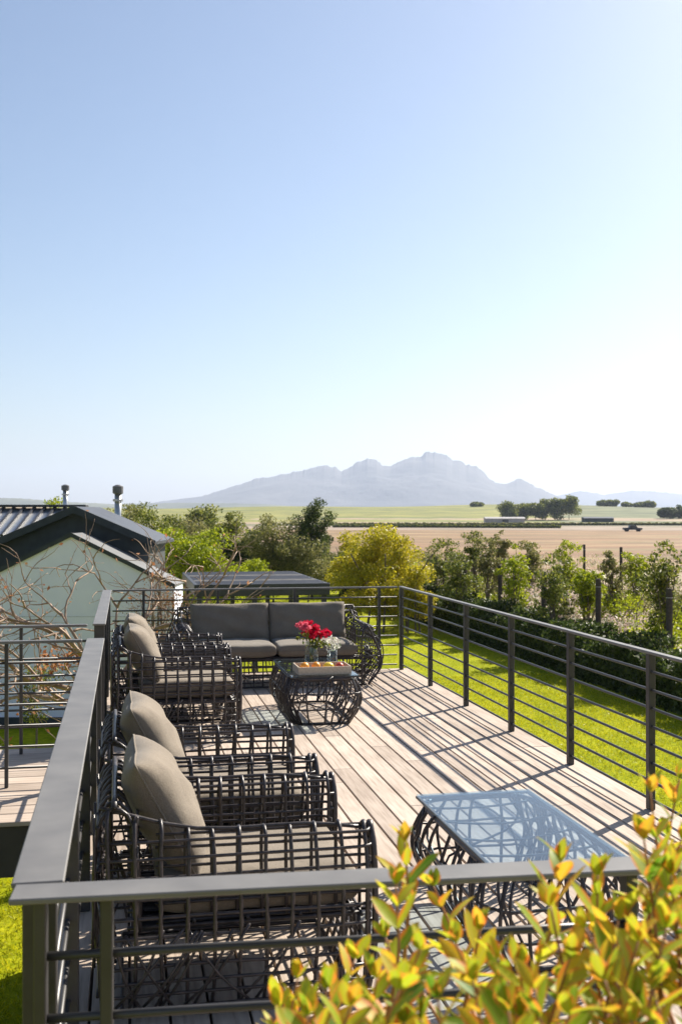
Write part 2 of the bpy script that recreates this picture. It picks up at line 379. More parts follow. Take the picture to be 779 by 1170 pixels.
# ------------------------------------------------------------------ deck
rg = random.Random(3)
b = MB(); bw = 0.147; x = -0.27
while x < 3.05:
    y = 2.0 - rg.uniform(0, 2.0)
    while y < 12.86:
        e = min(12.86, y + rg.uniform(2.6, 4.2))
        if 12.86 - e < 0.5: e = 12.86
        b.bev((x, max(1.6, y), -0.028), (x + bw - 0.011, e - 0.005, 0.0 + rg.uniform(-0.001, 0.001)), 0.003); y = e
    x += bw
x_edge = x
for y0, y1 in ((1.6, 4.9), (4.905, 8.3), (8.305, 12.86)): b.bev((x_edge, y0, -0.028), (3.36, y1 - 0.004, 0.001), 0.003)
tag(b.build('deck', M['deck']), kind='structure')
b = MB(); b.box((-0.25, 1.62, -0.30), (3.34, 12.84, -0.032)); tag(b.build('deck_frame', M['fascia']), kind='structure')
b = MB(); b.box((0.1, 1.9, G - 0.1), (2.9, 12.4, -0.302)); tag(b.build('deck_base', M['fascia']), kind='structure')
# walkway going left from the gap in the left railing
b = MB(); y = 6.88
while y < 8.86:
    b.bev((-9.0, y, -0.028), (-0.275, y + 0.185, 0.0), 0.003); y += 0.196
tag(b.build('walkway', M['deck_x']), kind='structure')
b = MB(); b.box((-9.0, 6.9, -0.34), (-0.29, 8.83, -0.032)); tag(b.build('walkway_frame', M['fascia']), kind='structure')
b = MB()
for xx in (-8.6, -5.2, -2.0): b.box((xx, 7.7, G - 0.1), (xx + 0.16, 7.86, -0.342))
tag(b.build('walkway_supports', M['dark_steel']), kind='structure')

# ------------------------------------------------------------------ railings
def railing(label, p0, p1, posts, bars, topw, topt, post, flat, barr=0.011, skip_top=False, H=1.0):
    root = empty('railing', (p0[0], p0[1], 0), label, 'railing')
    d = Vector((p1[0]-p0[0], p1[1]-p0[1], 0)); L = d.length; d.normalize(); root.rotation_euler = (0, 0, math.atan2(d.y, d.x))
    MB().bev((-topw/2 if flat else 0, -topw/2, H - topt), (L + (topw/2 if flat else 0), topw/2, H), 0.003).build('top_rail', M['rail_lit'], root)
    for s in posts:
        pb = MB(); pb.bev((s - post[0]/2, -post[1]/2, 0.002), (s + post[0]/2, post[1]/2, H - topt - 0.001), 0.003)
        pb.build('post', M['rail'], root)
    for z in bars:
        MB().tube([(0, 0, z), (L*0.25, 0, z + 0.001), (L*0.5, 0, z - 0.001), (L*0.75, 0, z + 0.001), (L, 0, z)], barr, 8).build('bar', M['rail'], root, True)
    return root
barsA = [1 - 0.143*k - 0.008 for k in range(1, 7)]
barsB = [0.985 - 0.115*k for k in range(1, 9)]
railing('grey flat-topped railing across the near end of the deck behind the leafy shrub', (-0.2, 2.59), (1.3, 2.51), [0.012, 0.16, 1.42], barsA, 0.105, 0.014, (0.028, 0.05), True, 0.011)
railing('long grey flat-topped railing behind the armchair backs', (-0.2, 2.712), (-0.2, 7.75), [0.02, 1.3, 2.57, 3.84, 5.08], barsA, 0.12, 0.014, (0.05, 0.08), True, 0.011)
railing('far part of the left railing beyond the walkway gap', (-0.2, 8.88), (-0.2, 12.74), [0.04, 1.3, 2.55, 3.7], barsA, 0.10, 0.014, (0.05, 0.08), True, 0.012)
railing('thin dark railing on the near side of the walkway to the house', (-0.29, 7.75), (-9.0, 7.75), [0.5, 1.9, 3.4, 4.9, 6.4, 7.9], barsA, 0.05, 0.02, (0.025, 0.03), False, 0.009)
railing('thin dark railing on the far side of the walkway to the house', (-0.29, 8.82), (-9.0, 8.82), [0.5, 1.9, 3.4, 4.9, 6.4, 7.9], [1 - 0.132*k for k in range(1, 7)], 0.05, 0.02, (0.025, 0.03), False, 0.009)
railing('dark bar railing across the far end of the deck behind the sofa', (-0.14, 12.8), (3.2, 12.76), [0.35, 1.2, 2.1, 3.12], barsB, 0.05, 0.02, (0.03, 0.04), False, 0.009)
railing('long black bar railing along the lawn side of the deck', (3.25, 12.78), (3.25, 2.2), [0.03 + 1.27*k for k in range(9)], barsB, 0.05, 0.018, (0.045, 0.045), False, 0.0095)

# ------------------------------------------------------------------ wicker furniture
def wire(b, pts, r, rng, j=0.004, n=6, k=3):
    P = [Vector(p) + Vector((jit(rng, j), jit(rng, j), jit(rng, j))) for p in pts]
    b.tube(bez(P, k), r, n)
def seat_lattice(Wd, Dp, root, rng, arm_h=0.68, back_h=0.78, th=0.13, bulge=0.03, step=0.094, nest=26):
    hx = Dp/2; hw = Wd/2; r = 0.0076
    def arm_path(x, s):   # over-the-top hoop of one arm, inside the bulge
        k = (x + hx) / Dp; h = arm_h + (back_h - arm_h) * max(0, 0.35 - k) / 0.35
        o = [(0.06, 0.03), (0.0, 0.14), (-bulge, 0.30), (-bulge*0.8, 0.46), (0.0, h - 0.10), (0.02, h - 0.03), (th*0.5, h), (th*0.95, h - 0.035), (th, h - 0.12), (th, 0.32)]
        return [(x, s*(hw - t), z) for t, z in o]
    for s in (-1, 1):
        b = MB(); nx = int(round((Dp - 0.06) / step))
        for i in range(nx + 1):
            x = -hx + 0.03 + (Dp - 0.06) * i / nx
            wire(b, arm_path(x, s), r, rng, 0.004)
        for z in (0.05, 0.10, 0.155, 0.21, 0.265):
            t = 0.0 if z > 0.12 else 0.02
            wire(b, [(-hx, s*(hw - t + bulge*0.6), z), (-hx*0.3, s*(hw - t + bulge*0.6), z), (hx*0.4, s*(hw - t + bulge*0.6), z), (hx, s*(hw - t + bulge*0.4), z)], r*0.9, rng)
        for z in (0.32, 0.39, 0.46, 0.53, 0.60, arm_h - 0.025):   # hoops round the front end of the arm
            e = 0.02 if z > arm_h - 0.05 else 0.0
            yo = hw - e + (bulge*0.8 if z < 0.5 else bulge*0.2); yi = hw - th + e; xf = hx - 0.005 - e*0.5
            P = [(-hx, s*yo, z), (-hx*0.4, s*yo, z), (hx*0.3, s*yo, z), (xf - 0.05, s*yo, z), (xf, s*(hw - 0.035), z), (xf, s*(hw - th + 0.035), z), (xf - 0.05, s*yi, z), (0, s*yi, z), (-hx*0.6, s*yi, z)]
            wire(b, P, r*0.9, rng, 0.003)
        wire(b, [(-hx, s*(hw - th*0.5), back_h), (-hx*0.3, s*(hw - th*0.5), arm_h + 0.004), (hx*0.5, s*(hw - th*0.5), arm_h), (hx - 0.01, s*(hw - th*0.5), arm_h - 0.03)], r*1.1, rng, 0.002)
        for e in (0.02, th - 0.02):      # the stout front posts of the arm
            b.tube(bez([(hx - 0.01, s*(hw - e - (0.05 if e < .05 else 0)), 0.012), (hx, s*(hw - e + (bulge if e < .05 else 0)), 0.25), (hx + 0.004, s*(hw - e), arm_h - 0.12), (hx - 0.004, s*(hw - th/2), arm_h - 0.004)], 5), 0.013, 7)
        for k in range(nest // 2):       # strands woven on the slant
            x0 = rng.uniform(-hx, hx*0.2); x1 = x0 + rng.uniform(0.12, 0.4)*rng.choice((-1, 1)); x1 = max(-hx, min(hx, x1))
            wire(b, [(x0, s*(hw - 0.03), 0.04), ((x0*2+x1)/3, s*(hw + bulge), 0.18), ((x0+2*x1)/3, s*(hw + bulge*0.9), 0.34)], r*0.75, rng, 0.01)
        b.build('arm', M['wicker'], root, True)
    # back
    b = MB(); ny = int(round((Wd - 0.10) / step)); xb = -hx + 0.0
    for i in range(ny + 1):
        y = -hw + 0.05 + (Wd - 0.10)*i/ny
        wire(b, [(xb + 0.05, y, 0.03), (xb, y, 0.18), (xb - 0.02, y, 0.45), (xb - 0.01, y, back_h - 0.08), (xb + 0.05, y, back_h), (xb + 0.115, y, back_h - 0.07), (xb + 0.14, y, 0.45), (xb + 0.15, y, 0.32)], r, rng, 0.006)
    for z in (0.10, 0.19, 0.28, 0.37, 0.46, 0.55, 0.64, back_h - 0.06):
        wire(b, [(xb + 0.0, -hw + 0.03, z), (xb - 0.015, -hw*0.4, z), (xb - 0.015, hw*0.4, z), (xb, hw - 0.03, z)], r*0.9, rng, 0.008)
        if z > 0.4: wire(b, [(xb + 0.13, -hw + 0.1, z), (xb + 0.135, -hw*0.3, z), (xb + 0.135, hw*0.3, z), (xb + 0.13, hw - 0.1, z)], r*0.9, rng, 0.008)
    wire(b, [(xb + 0.05, -hw + 0.04, back_h), (xb + 0.05, 0, back_h + 0.008), (xb + 0.05, hw - 0.04, back_h)], r*1.5, rng, 0.003)
    for k in range(int(nest*Wd)):
        y0 = rng.uniform(-hw, hw); y1 = max(-hw+.03, min(hw-.03, y0 + rng.uniform(-0.4, 0.4))); z0 = rng.uniform(0.03, 0.3); z1 = rng.uniform(0.5, back_h)
        f = rng.choice((-0.02, 0.13)); wire(b, [(xb + f, y0, z0 if f < 0 else max(z0, .3)), (xb + f + jit(rng, .015), (y0+y1)/2 + jit(rng,.05), (z0+z1)/2), (xb + f, y1, z1)], r*0.75, rng, 0.01)
    b.build('backrest', M['wicker'], root, True)
    MB().bev((-hx + 0.13, -hw + 0.14, 0.285), (hx - 0.06, hw - 0.14, 0.305), 0.004).build('seat_shade_board', M['dark_steel'], root)  # dark panel added to keep the space under the seat in shade
    # base under the seat
    b = MB(); n = int(round((Wd - 0.2) / step))
    for xx in (hx - 0.03,):
        for i in range(n + 1):
            y = -hw + 0.1 + (Wd - 0.2)*i/n; wire(b, [(xx - 0.04, y, 0.015), (xx, y, 0.15), (xx - 0.01, y, 0.32)], r, rng)
        for z in (0.06, 0.12, 0.18, 0.24, 0.315): wire(b, [(xx - 0.005, -hw + 0.06, z), (xx, 0, z), (xx - 0.005, hw - 0.06, z)], r*0.9, rng)
    for i in range(n + 1):
        y = -hw + 0.1 + (Wd - 0.2)*i/n; wire(b, [(-hx + 0.1, y, 0.315), (0, y, 0.312), (hx - 0.04, y, 0.315)], r, rng)
    for i in range(5):
        xx = -hx + 0.14 + (Dp - 0.2)*i/4; wire(b, [(xx, -hw + 0.09, 0.325), (xx, 0, 0.322), (xx, hw - 0.09, 0.325)], r, rng)
    q = 0.08
    b.tube([(-hx + q, -hw + q, 0.013), (hx - q, -hw + q, 0.013), (hx - q*0.6, 0, 0.013), (hx - q, hw - q, 0.013), (-hx + q, hw - q, 0.013)], 0.011, 6, True)
    b.build('base_frame', M['wicker'], root, True)
def pillow(b, w, h, t, mtx, p=2.6, ex=0.42, n=22, seed=0, wr=0.006, pinch=0.05):
    rgn = random.Random(seed); ph = [rgn.uniform(0, 6) for _ in range(6)]; vs = []; idx = {}
    for side in (1, -1):
        for j in range(n+1):
            for i in range(n+1):
                u = math.sin((-1 + 2*i/n)*math.pi/2); v = math.sin((-1 + 2*j/n)*math.pi/2)
                edge = i in (0, n) or j in (0, n)
                if side < 0 and edge: idx[(side, i, j)] = idx[(1, i, j)]; continue
                th = (max(0, 1 - abs(u)**p) * max(0, 1 - abs(v)**p)) ** ex
                wrk = wr * (math.sin(u*5 + v*7 + ph[0]) + math.sin(u*11 - v*4 + ph[1])*0.5 + math.sin(v*13 + u*3 + ph[2])*0.4) * th
                X = w/2*u*(1 - pinch*(1 - abs(v))**2 * 0.6); Y = h/2*v*(1 - pinch*(1 - abs(u))**2)
                idx[(side, i, j)] = len(vs); vs.append(mtx @ Vector((X, Y, side*(t/2*th) + wrk)))
    fs = []
    for side in (1, -1):
        for j in range(n):
            for i in range(n):
                f = (idx[(side,i,j)], idx[(side,i+1,j)], idx[(side,i+1,j+1)], idx[(side,i,j+1)])
                fs.append(f if side > 0 else f[::-1])
    b.add(vs, fs); return b
def cushion_obj(name, w, h, t, mtx, material, root, seed, **k):
    o = pillow(MB(), w, h, t, mtx, seed=seed, **k).build(name, material, root, True)
    pb = MB(); P = []
    n = 20; p = k.get('pinch', 0.05)
    for a, bb in (((-1,-1),(1,-1)), ((1,-1),(1,1)), ((1,1),(-1,1)), ((-1,1),(-1,-1))):
        for i in range(n):
            t_ = i/n; u = a[0]+(bb[0]-a[0])*t_; v = a[1]+(bb[1]-a[1])*t_
            X = w/2*u*(1 - p*(1-abs(v))**2*0.6); Y = h/2*v*(1 - p*(1-abs(u))**2); P.append(mtx @ Vector((X, Y, 0)))
    pb.tube(P, 0.0045, 6, True); pb.build('piping', material, o, True)
    return o
def armchair(label):
    root = empty('armchair', (0, 0, 0), label, 'armchair', 'wicker armchairs along the left railing')
    rng = random.Random(11); seat_lattice(0.93, 1.02, root, rng)
    cushion_obj('seat_cushion', 0.78, 0.66, 0.16, Matrix.Translation((0.09, 0, 0.405)), M['cushion'], root, 4, p=9, ex=0.22, wr=0.003, pinch=0.01)
    # leaning back cushion: local X (width) along chair Y, local Y up the slope
    mt = Matrix.Translation((-0.265, 0, 0.685)) @ Matrix.Rotation(R(28), 4, 'Y').inverted() @ Matrix(((0, 0, 1, 0), (1, 0, 0, 0), (0, 1, 0, 0), (0, 0, 0, 1)))
    cushion_obj('back_cushion', 0.60, 0.50, 0.24, mt, M['cushion'], root, 8, p=2.8, ex=0.45, wr=0.006, pinch=0.06)
    return root
A = armchair('nearest black wicker armchair, right behind the near railing, taupe cushion leaning in it'); A.location = (0.42, 4.53, 0)
copy_thing(A, (0.41, 5.73, 0), 0, 'black wicker armchair second from the near railing, its cushion just behind the biggest one')
copy_thing(A, (0.42, 9.50, 0), R(0.6), 'black wicker armchair third from the near railing, beside the low table with the flowers')
copy_thing(A, (0.42, 10.52, 0), R(-0.5), 'farthest black wicker armchair, between the third one and the grey sofa')

sofa = empty('sofa', (1.60, 12.10, 0), 'black wicker sofa with two grey back cushions by the far railing', 'sofa', None, R(-90))
seat_lattice(2.12, 1.0, sofa, random.Random(21), 0.66, 0.80, 0.16, 0.10, 0.10, 40)
for k, y in enumerate((-0.44, 0.44)):
    cushion_obj('seat_cushion', 0.80, 0.86, 0.15, Matrix.Translation((0.10, y, 0.40)), M['cushion_grey'], sofa, 30 + k, p=9, ex=0.22, wr=0.003, pinch=0.01)
    mt = Matrix.Translation((-0.25, y*1.0, 0.64)) @ Matrix.Rotation(R(16), 4, 'Y').inverted() @ Matrix(((0, 0, 1, 0), (1, 0, 0, 0), (0, 1, 0, 0), (0, 0, 0, 1)))
    cushion_obj('back_cushion', 0.88, 0.44, 0.20, mt, M['cushion_grey'], sofa, 40 + k, p=5, ex=0.36, wr=0.007, pinch=0.05)

def coffee_table(label):
    root = empty('coffee_table', (0, 0, 0), label, 'coffee table', 'glass-topped wicker tables on the deck'); rng = random.Random(5)
    hx, hy, z1 = 0.30, 0.60, 0.425; r = 0.008
    def P(a, t):     # a: 0..1 round the drum, t: 0 bottom..1 top
        q = a*2*math.pi; c, s_ = math.cos(q), math.sin(q); e = 0.32
        X = math.copysign(abs(c)**e, c); Y = math.copysign(abs(s_)**e, s_); bl = 0.08*math.sin(math.pi*min(1, t*0.95+0.03)) - 0.03*(1-t)
        return (X*(hx - 0.01 + bl), Y*(hy - 0.01 + bl), 0.012 + (z1 - 0.02)*t)
    b = MB()
    # even verticals along each side, measured by length
    def around(n):
        pts = [Vector(P(i/720, 1)) for i in range(721)]; L = [0]
        for i in range(720): L.append(L[-1] + (pts[i+1]-pts[i]).length)
        out = []; j = 0
        for k in range(n):
            while L[j] < L[-1]*k/n: j += 1
            out.append(j/720)
        return out
    for a in around(34): wire(b, [P(a, t/5) for t in range(6)], r, rng, 0.005)
    for t in (0.0, 0.98):
        b.tube([P(i/96, t) for i in range(96)], 0.012, 6, True)
    for t in (0.33, 0.66): b.tube([Vector(P(i/96, t)) + Vector((0, 0, jit(rng, .004))) for i in range(96)], 0.007, 6, True)
    for k in range(46):
        a0 = rng.random(); a1 = a0 + rng.uniform(-0.10, 0.10); wire(b, [P(a0 + (a1-a0)*t/4 + 0.01*math.sin(t*2+k), min(1, max(0, t/4))) for t in range(5)], r*0.8, rng, 0.012)
    for k in range(9):   # struts under the glass
        y = -0.52 + 1.04*k/8; wire(b, [(-hx+.01, y, z1-0.03), (-0.1, y, z1-0.05), (0.1, y, z1-0.05), (hx-.01, y, z1-0.03)], r*0.8, rng, 0.01) if k % 2 == 0 else None
    b.build('wicker_drum', M['wicker'], root, True)
    MB().bev((-hx - 0.004, -hy - 0.004, z1 - 0.006), (hx + 0.004, -hy + 0.018, z1 + 0.006), 0.002).bev((-hx - 0.004, hy - 0.018, z1 - 0.006), (hx + 0.004, hy + 0.004, z1 + 0.006), 0.002)\
        .bev((-hx - 0.004, -hy + 0.019, z1 - 0.006), (-hx + 0.018, hy - 0.019, z1 + 0.006), 0.002).bev((hx - 0.018, -hy + 0.019, z1 - 0.006), (hx + 0.004, hy - 0.019, z1 + 0.006), 0.002).build('rim', M['rail'], root)
    g = MB(); g.add([(-hx, -hy, z1 + 0.008), (hx, -hy, z1 + 0.008), (hx, hy, z1 + 0.008), (-hx, hy, z1 + 0.008)], [(0, 1, 2, 3)])
    g.box((-hx, -hy, z1 + 0.0065), (hx, hy, z1 + 0.0145)); g.v = g.v[4:]; g.f = [tuple(i-4 for i in f) for f in g.f[1:]]
    g.build('glass_top', M['table_glass'], root)
    return root
T1 = coffee_table('near glass-topped wicker coffee table with nothing on it, behind the leafy shrub'); T1.location = (1.75, 4.78, 0)
copy_thing(T1, (1.73, 10.1, 0), R(180), 'far glass-topped wicker coffee table carrying red flowers and a wooden tray')

# things on the far table
TZ = 0.4395
M['tray'] = simple('tray_wood', (0.30, 0.15, 0.07), (0.42, 0.24, 0.12), 12, 0.6)
M['tray_side'] = simple('tray_cane', (0.45, 0.36, 0.26), (0.58, 0.48, 0.36), 60, 0.7)
M['orange'] = simple('orange_peel', (0.75, 0.26, 0.02), (0.85, 0.38, 0.03), 40, 0.45)
M['yellow_fruit'] = simple('lemon_peel', (0.80, 0.55, 0.03), (0.85, 0.62, 0.05), 40, 0.45)
M['red_fruit'] = simple('apple_skin', (0.45, 0.05, 0.03), (0.6, 0.12, 0.05), 12, 0.35)
M['petal'] = leafy('petal_red', [(0.45, 0.003, 0.03), (0.65, 0.006, 0.05), (0.75, 0.02, 0.07)], 0.35)
M['petal_pink'] = leafy('petal_pink', [(0.70, 0.10, 0.16), (0.80, 0.18, 0.24)], 0.35)
tr = empty('tray', (1.74, 9.72, TZ), 'wooden serving tray with cane sides on the far glass table', 'tray')
b = MB(); b.bev((-0.225, -0.15, 0), (0.225, 0.15, 0.012), 0.002); b.build('tray_bottom', M['tray'], tr)
b = MB(); b.bev((-0.24, -0.165, 0), (0.24, -0.151, 0.07), 0.003); b.bev((-0.24, 0.151, 0), (0.24, 0.165, 0.07), 0.003)
b.bev((-0.24, -0.15, 0), (-0.226, 0.15, 0.07), 0.003); b.bev((0.226, -0.15, 0), (0.24, 0.15, 0.07), 0.003); b.build('tray_rim', M['tray_side'], tr)
def fruit(name, label, loc, r, material, sq=(1, 1, 1)):
    root = empty(name, loc, label, 'fruit'); MB().ball((0, 0, r*sq[2]), r, 12, sq).build('flesh', material, root, True)
    MB().tube([(0, 0, 2*r*sq[2] - 0.003), (0.002, 0, 2*r*sq[2] + 0.006)], 0.003, 5).build('stem', M['bark'], root)
fz = TZ + 0.012
fruit('orange', 'orange lying at the left end of the wooden tray', (1.58, 9.70, fz), 0.042, M['orange'])
fruit('orange', 'orange lying in the middle of the wooden tray left of the lemon', (1.69, 9.74, fz), 0.040, M['orange'])
fruit('lemon', 'yellow lemon in the wooden tray', (1.80, 9.72, fz), 0.040, M['yellow_fruit'], (1.25, 0.95, 0.95))
fruit('apple', 'red apple at the right end of the wooden tray', (1.90, 9.71, fz), 0.040, M['red_fruit'], (1, 1, 0.92))
vase = empty('vase', (1.72, 10.16, TZ), 'clear glass vase holding the red flowers on the far table', 'vase')
MB().lathe([(0.001, 0.004), (0.05, 0.0), (0.062, 0.03), (0.068, 0.10), (0.055, 0.17), (0.05, 0.20), (0.058, 0.225), (0.055, 0.225), (0.047, 0.20), (0.051, 0.17), (0.063, 0.10), (0.057, 0.035), (0.001, 0.012)], 20).build('glass_body', M['clear_glass'], vase, True)
MB().lathe([(0.001, 0.013), (0.055, 0.036), (0.060, 0.08), (0.060, 0.10), (0.001, 0.1001)], 20).build('water', M['clear_glass'], vase, True)
bq = empty('bouquet', (1.72, 10.16, TZ + 0.02), 'bunch of big red and pink flowers in the glass vase', 'flowers')
rng = random.Random(2); st = MB(); lf = []
for k in range(9):
    a = k*2.4; rr = 0.02 + 0.012*k; top = Vector((rr*math.cos(a)*1.35, rr*math.sin(a), 0.33 + 0.05*math.sin(k*2) - 0.25*rr))
    st.tube(bez([(jit(rng, .02), jit(rng, .02), 0.01), (top.x*0.3, top.y*0.3, 0.17), top], 4), 0.0035, 5)
    C = []; 
    for q in range(46):
        v = Vector((rng.gauss(0, 1), rng.gauss(0, 1), rng.gauss(0, 1))).normalized() * rng.uniform(0.015, 0.052); v.z *= 0.75; C.append(top + v)
    leaf_mesh('flower_head', np.array([tuple(c) for c in C]), 0.042, M['petal_pink'] if k in (4, 7) else M['petal'], bq, k, 0.8)
    for q in range(7):
        v = top + Vector((jit(rng, .05), jit(rng, .05), -0.07 - rng.random()*0.06)); lf.append(tuple(v))
st.build('stems', M['lf_mid'], bq, True); leaf_mesh('leaves', np.array(lf), 0.06, M['lf_mid'], bq, 77)
gt = empty('drinking_glass', (1.90, 10.02, TZ), 'tall clear glass beside the flower vase on the far table', 'glass')
MB().lathe([(0.001, 0.0), (0.034, 0.0), (0.04, 0.16), (0.037, 0.16), (0.031, 0.012), (0.001, 0.012)], 18).build('glass_wall', M['clear_glass'], gt, True)
jr = empty('flower_jar', (1.93, 10.22, TZ), 'small jar of white sprigs right of the red flowers', 'jar')
MB().lathe([(0.001, 0.0), (0.045, 0.0), (0.05, 0.10), (0.04, 0.13), (0.037, 0.13), (0.046, 0.10), (0.04, 0.012), (0.001, 0.012)], 18).build('glass_body', M['clear_glass'], jr, True)
M['lf_white'] = leafy('white_sprig', [(0.55, 0.55, 0.48), (0.7, 0.7, 0.62), (0.25, 0.32, 0.12)])
leaf_mesh('foliage', np.random.default_rng(4).normal(size=(110, 3))*np.array([0.04, 0.04, 0.035]) + np.array([0, 0, 0.18]), 0.03, M['lf_white'], jr, 5)

# ------------------------------------------------------------------ houses on the left
def wallmat():
    m, n, l, b = mat('pale_render')
    c, f, v = noise_col(n, l, 1.2, [(0.3, (0.68, 0.71, 0.84)), (0.7, (0.78, 0.80, 0.90))], 8); l.new(c, b.inputs['Base Color'])
    b.inputs['Roughness'].default_value = 0.85; bump(n, l, b, f, 0.2, 0.01); return m
M['render'] = wallmat()
def gable_house(name, label, px, d, halfw, depth, apex, eave, wallm, roofm, over=0.25, th=0.10, rz=0.0, right=None):
    x, y = polar(px, d); root = empty(name, (x, y, G), label, 'house', None, -YAW + rz); A_ = apex - G; E = eave - G
    rw = right or halfw; ER = A_ - (A_ - E)*rw/halfw
    b = MB(); b.add([(-halfw,0,-.2),(rw,0,-.2),(rw,0,ER),(0,0,A_),(-halfw,0,E),(-halfw,depth,-.2),(rw,depth,-.2),(rw,depth,ER),(0,depth,A_),(-halfw,depth,E)],
        [(0,1,2,3,4),(9,8,7,6,5),(1,6,7,2),(0,4,9,5)]); b.build('wall', wallm, root)
    sl = (A_ - E)/halfw
    for s in (-1, 1):
        r = MB(); xo = s*((rw if s > 0 else halfw) + over); zo = A_ - sl*abs(xo)
        r.add([(0,-over,A_+.02),(xo,-over,zo+.02),(xo,depth+over,zo+.02),(0,depth+over,A_+.02),(0,-over,A_+.02+th),(xo,-over,zo+.02+th),(xo,depth+over,zo+.02+th),(0,depth+over,A_+.02+th)],
              [(0,1,2,3),(7,6,5,4),(0,4,5,1),(1,5,6,2),(2,6,7,3),(3,7,4,0)]); r.build('roof', roofm, root)
        rb = MB(); rb.add([(0,-over-.03,A_-th),(xo,-over-.03,zo-th),(xo,-over-.002,zo-th),(0,-over-.002,A_-th),(0,-over-.03,A_+.04+th),(xo,-over-.03,zo+.04+th),(xo,-over-.002,zo+.04+th),(0,-over-.002,A_+.04+th)],
              [(0,1,2,3),(7,6,5,4),(0,4,5,1),(1,5,6,2),(2,6,7,3),(3,7,4,0)]); rb.build('bargeboard', M['gable_dark'], root)
    return root
M['roof_dark'] = simple('dark_roof_metal', (0.022, 0.027, 0.036), (0.04, 0.046, 0.058), 3, 0.45, 0.1, 0.003)
M['gable_dark'] = simple('dark_gable_cladding', (0.02, 0.028, 0.032), (0.035, 0.045, 0.05), 5, 0.7)
M['roof_pale'] = simple('pale_roof', (0.10, 0.105, 0.11), (0.14, 0.145, 0.15), 2, 0.6)
h1 = gable_house('gabled_house', 'pale rendered gable wall behind the bare tree and walkway railings', 82, 24.0, 2.25, 1.3, 1.40, 0.28, M['render'], M['roof_pale'], 0.03, 0.03)
b = MB(); b.box((-2.3, -0.05, 0), (2.28, -0.003, 0.22)); b.build('plinth', M['gable_dark'], h1)
b = MB()   # battens on the pale gable
for k in range(1, 5): b.box((-2.2, -0.012, 0.22 + 0.55*k), (2.2, -0.003, 0.228 + 0.55*k))
b.build('wall_joints', simple('joint', (0.36, 0.39, 0.38), (0.42, 0.45, 0.44), 3), h1)
h2 = gable_house('gabled_house', 'dark metal gable roof rising behind the pale gable wall', 87, 25.6, 3.6, 2.4, 1.96, 0.42, M['gable_dark'], M['roof_dark'], 0.2, 0.07, right=1.7)
def flue(label, px, d, ztop, zbot, r):
    x, y = polar(px, d); root = empty('roof_flue', (x, y, zbot), label, 'flue'); h = ztop - zbot
    MB().lathe([(r, 0), (r, h*0.84)], 14).build('pipe', M['steel'], root, True)
    MB().lathe([(r*1.5, h*0.72), (r*1.5, h*0.76)], 14).build('collar', M['steel'], root)
    MB().lathe([(r*1.05, h*0.84), (r*1.6, h*0.86), (r*1.6, h*0.97), (r*0.6, h*1.0)], 14).build('cap', M['steel_dull'], root)
flue('tall silver flue pipe with a dark cap right of the roof ridge', 135, 31.5, 2.72, 1.0, 0.095)
flue('short dark flue left of the roof ridge, in front of the green tree', 75, 36.0, 2.85, 1.6, 0.08)
# corrugated roof on the far left
x, y = polar(20, 33.0); h3 = empty('corrugated_house', (x, y, G), 'house with light ribbed metal roof at the left edge of the photo', 'house', None, -YAW)
b = MB(); b.box((-4, 0.3, -.2), (1.4, 5, 4.0)); b.build('wall', M['render'], h3)
b = MB(); r2 = MB()
b.add([(-4.2,0,3.95),(1.5,0,3.95),(1.5,2.4,4.82),(-4.2,2.4,4.82),(-4.2,0,4.0),(1.5,0,4.0),(1.5,2.4,4.87),(-4.2,2.4,4.87)], [(3,2,1,0),(4,5,6,7),(0,1,5,4),(1,2,6,5),(2,3,7,6),(3,0,4,7)])
b.add([(-4.2,2.41,4.82),(1.5,2.41,4.82),(1.5,5,3.95),(-4.2,5,3.95),(-4.2,2.41,4.87),(1.5,2.41,4.87),(1.5,5,4.0),(-4.2,5,4.0)], [(3,2,1,0),(4,5,6,7),(0,1,5,4),(1,2,6,5),(2,3,7,6),(3,0,4,7)])
b.build('roof', M['steel'], h3)
k = -4.1
while k < 1.45:
    r2.tube([(k, 0, 4.03), (k, 2.4, 4.90)], 0.055, 5); k += 0.33
r2.build('roof_ribs', M['dark_steel'], h3)
MB().bev((-4.25, 2.2, 4.90), (1.55, 2.6, 4.98), 0.01).build('ridge_cap', M['dark_steel'], h3)

# pergola beyond the deck
px0, px1 = 1.9, 5.75; py0, py1 = 30.8, 37.5; zt = -0.08
pg = empty('pergola', (px0, py0, G), 'low dark steel pergola roof beyond the sofa', 'pergola'); Wp = px1 - px0; Dp = py1 - py0; hp = zt - G
for xx in (0.15, 1.7, 2.9, Wp - 0.15):
    for yy in (0.15, Dp - 0.15): MB().bev((xx - .07, yy - .07, 0), (xx + .07, yy + .07, hp - 0.36), 0.01).build('post', M['dark_steel'], pg)
for a, c in (((0, 0, hp - 0.36), (Wp, 0.12, hp - 0.02)), ((0, Dp - 0.12, hp - 0.36), (Wp, Dp, hp - 0.02)), ((0, 0.122, hp - 0.34), (0.12, Dp - 0.122, hp - 0.03)), ((Wp - 0.12, 0.122, hp - 0.34), (Wp, Dp - 0.122, hp - 0.03))):
    MB().bev(a, c, 0.01).build('beam', M['dark_steel'], pg)
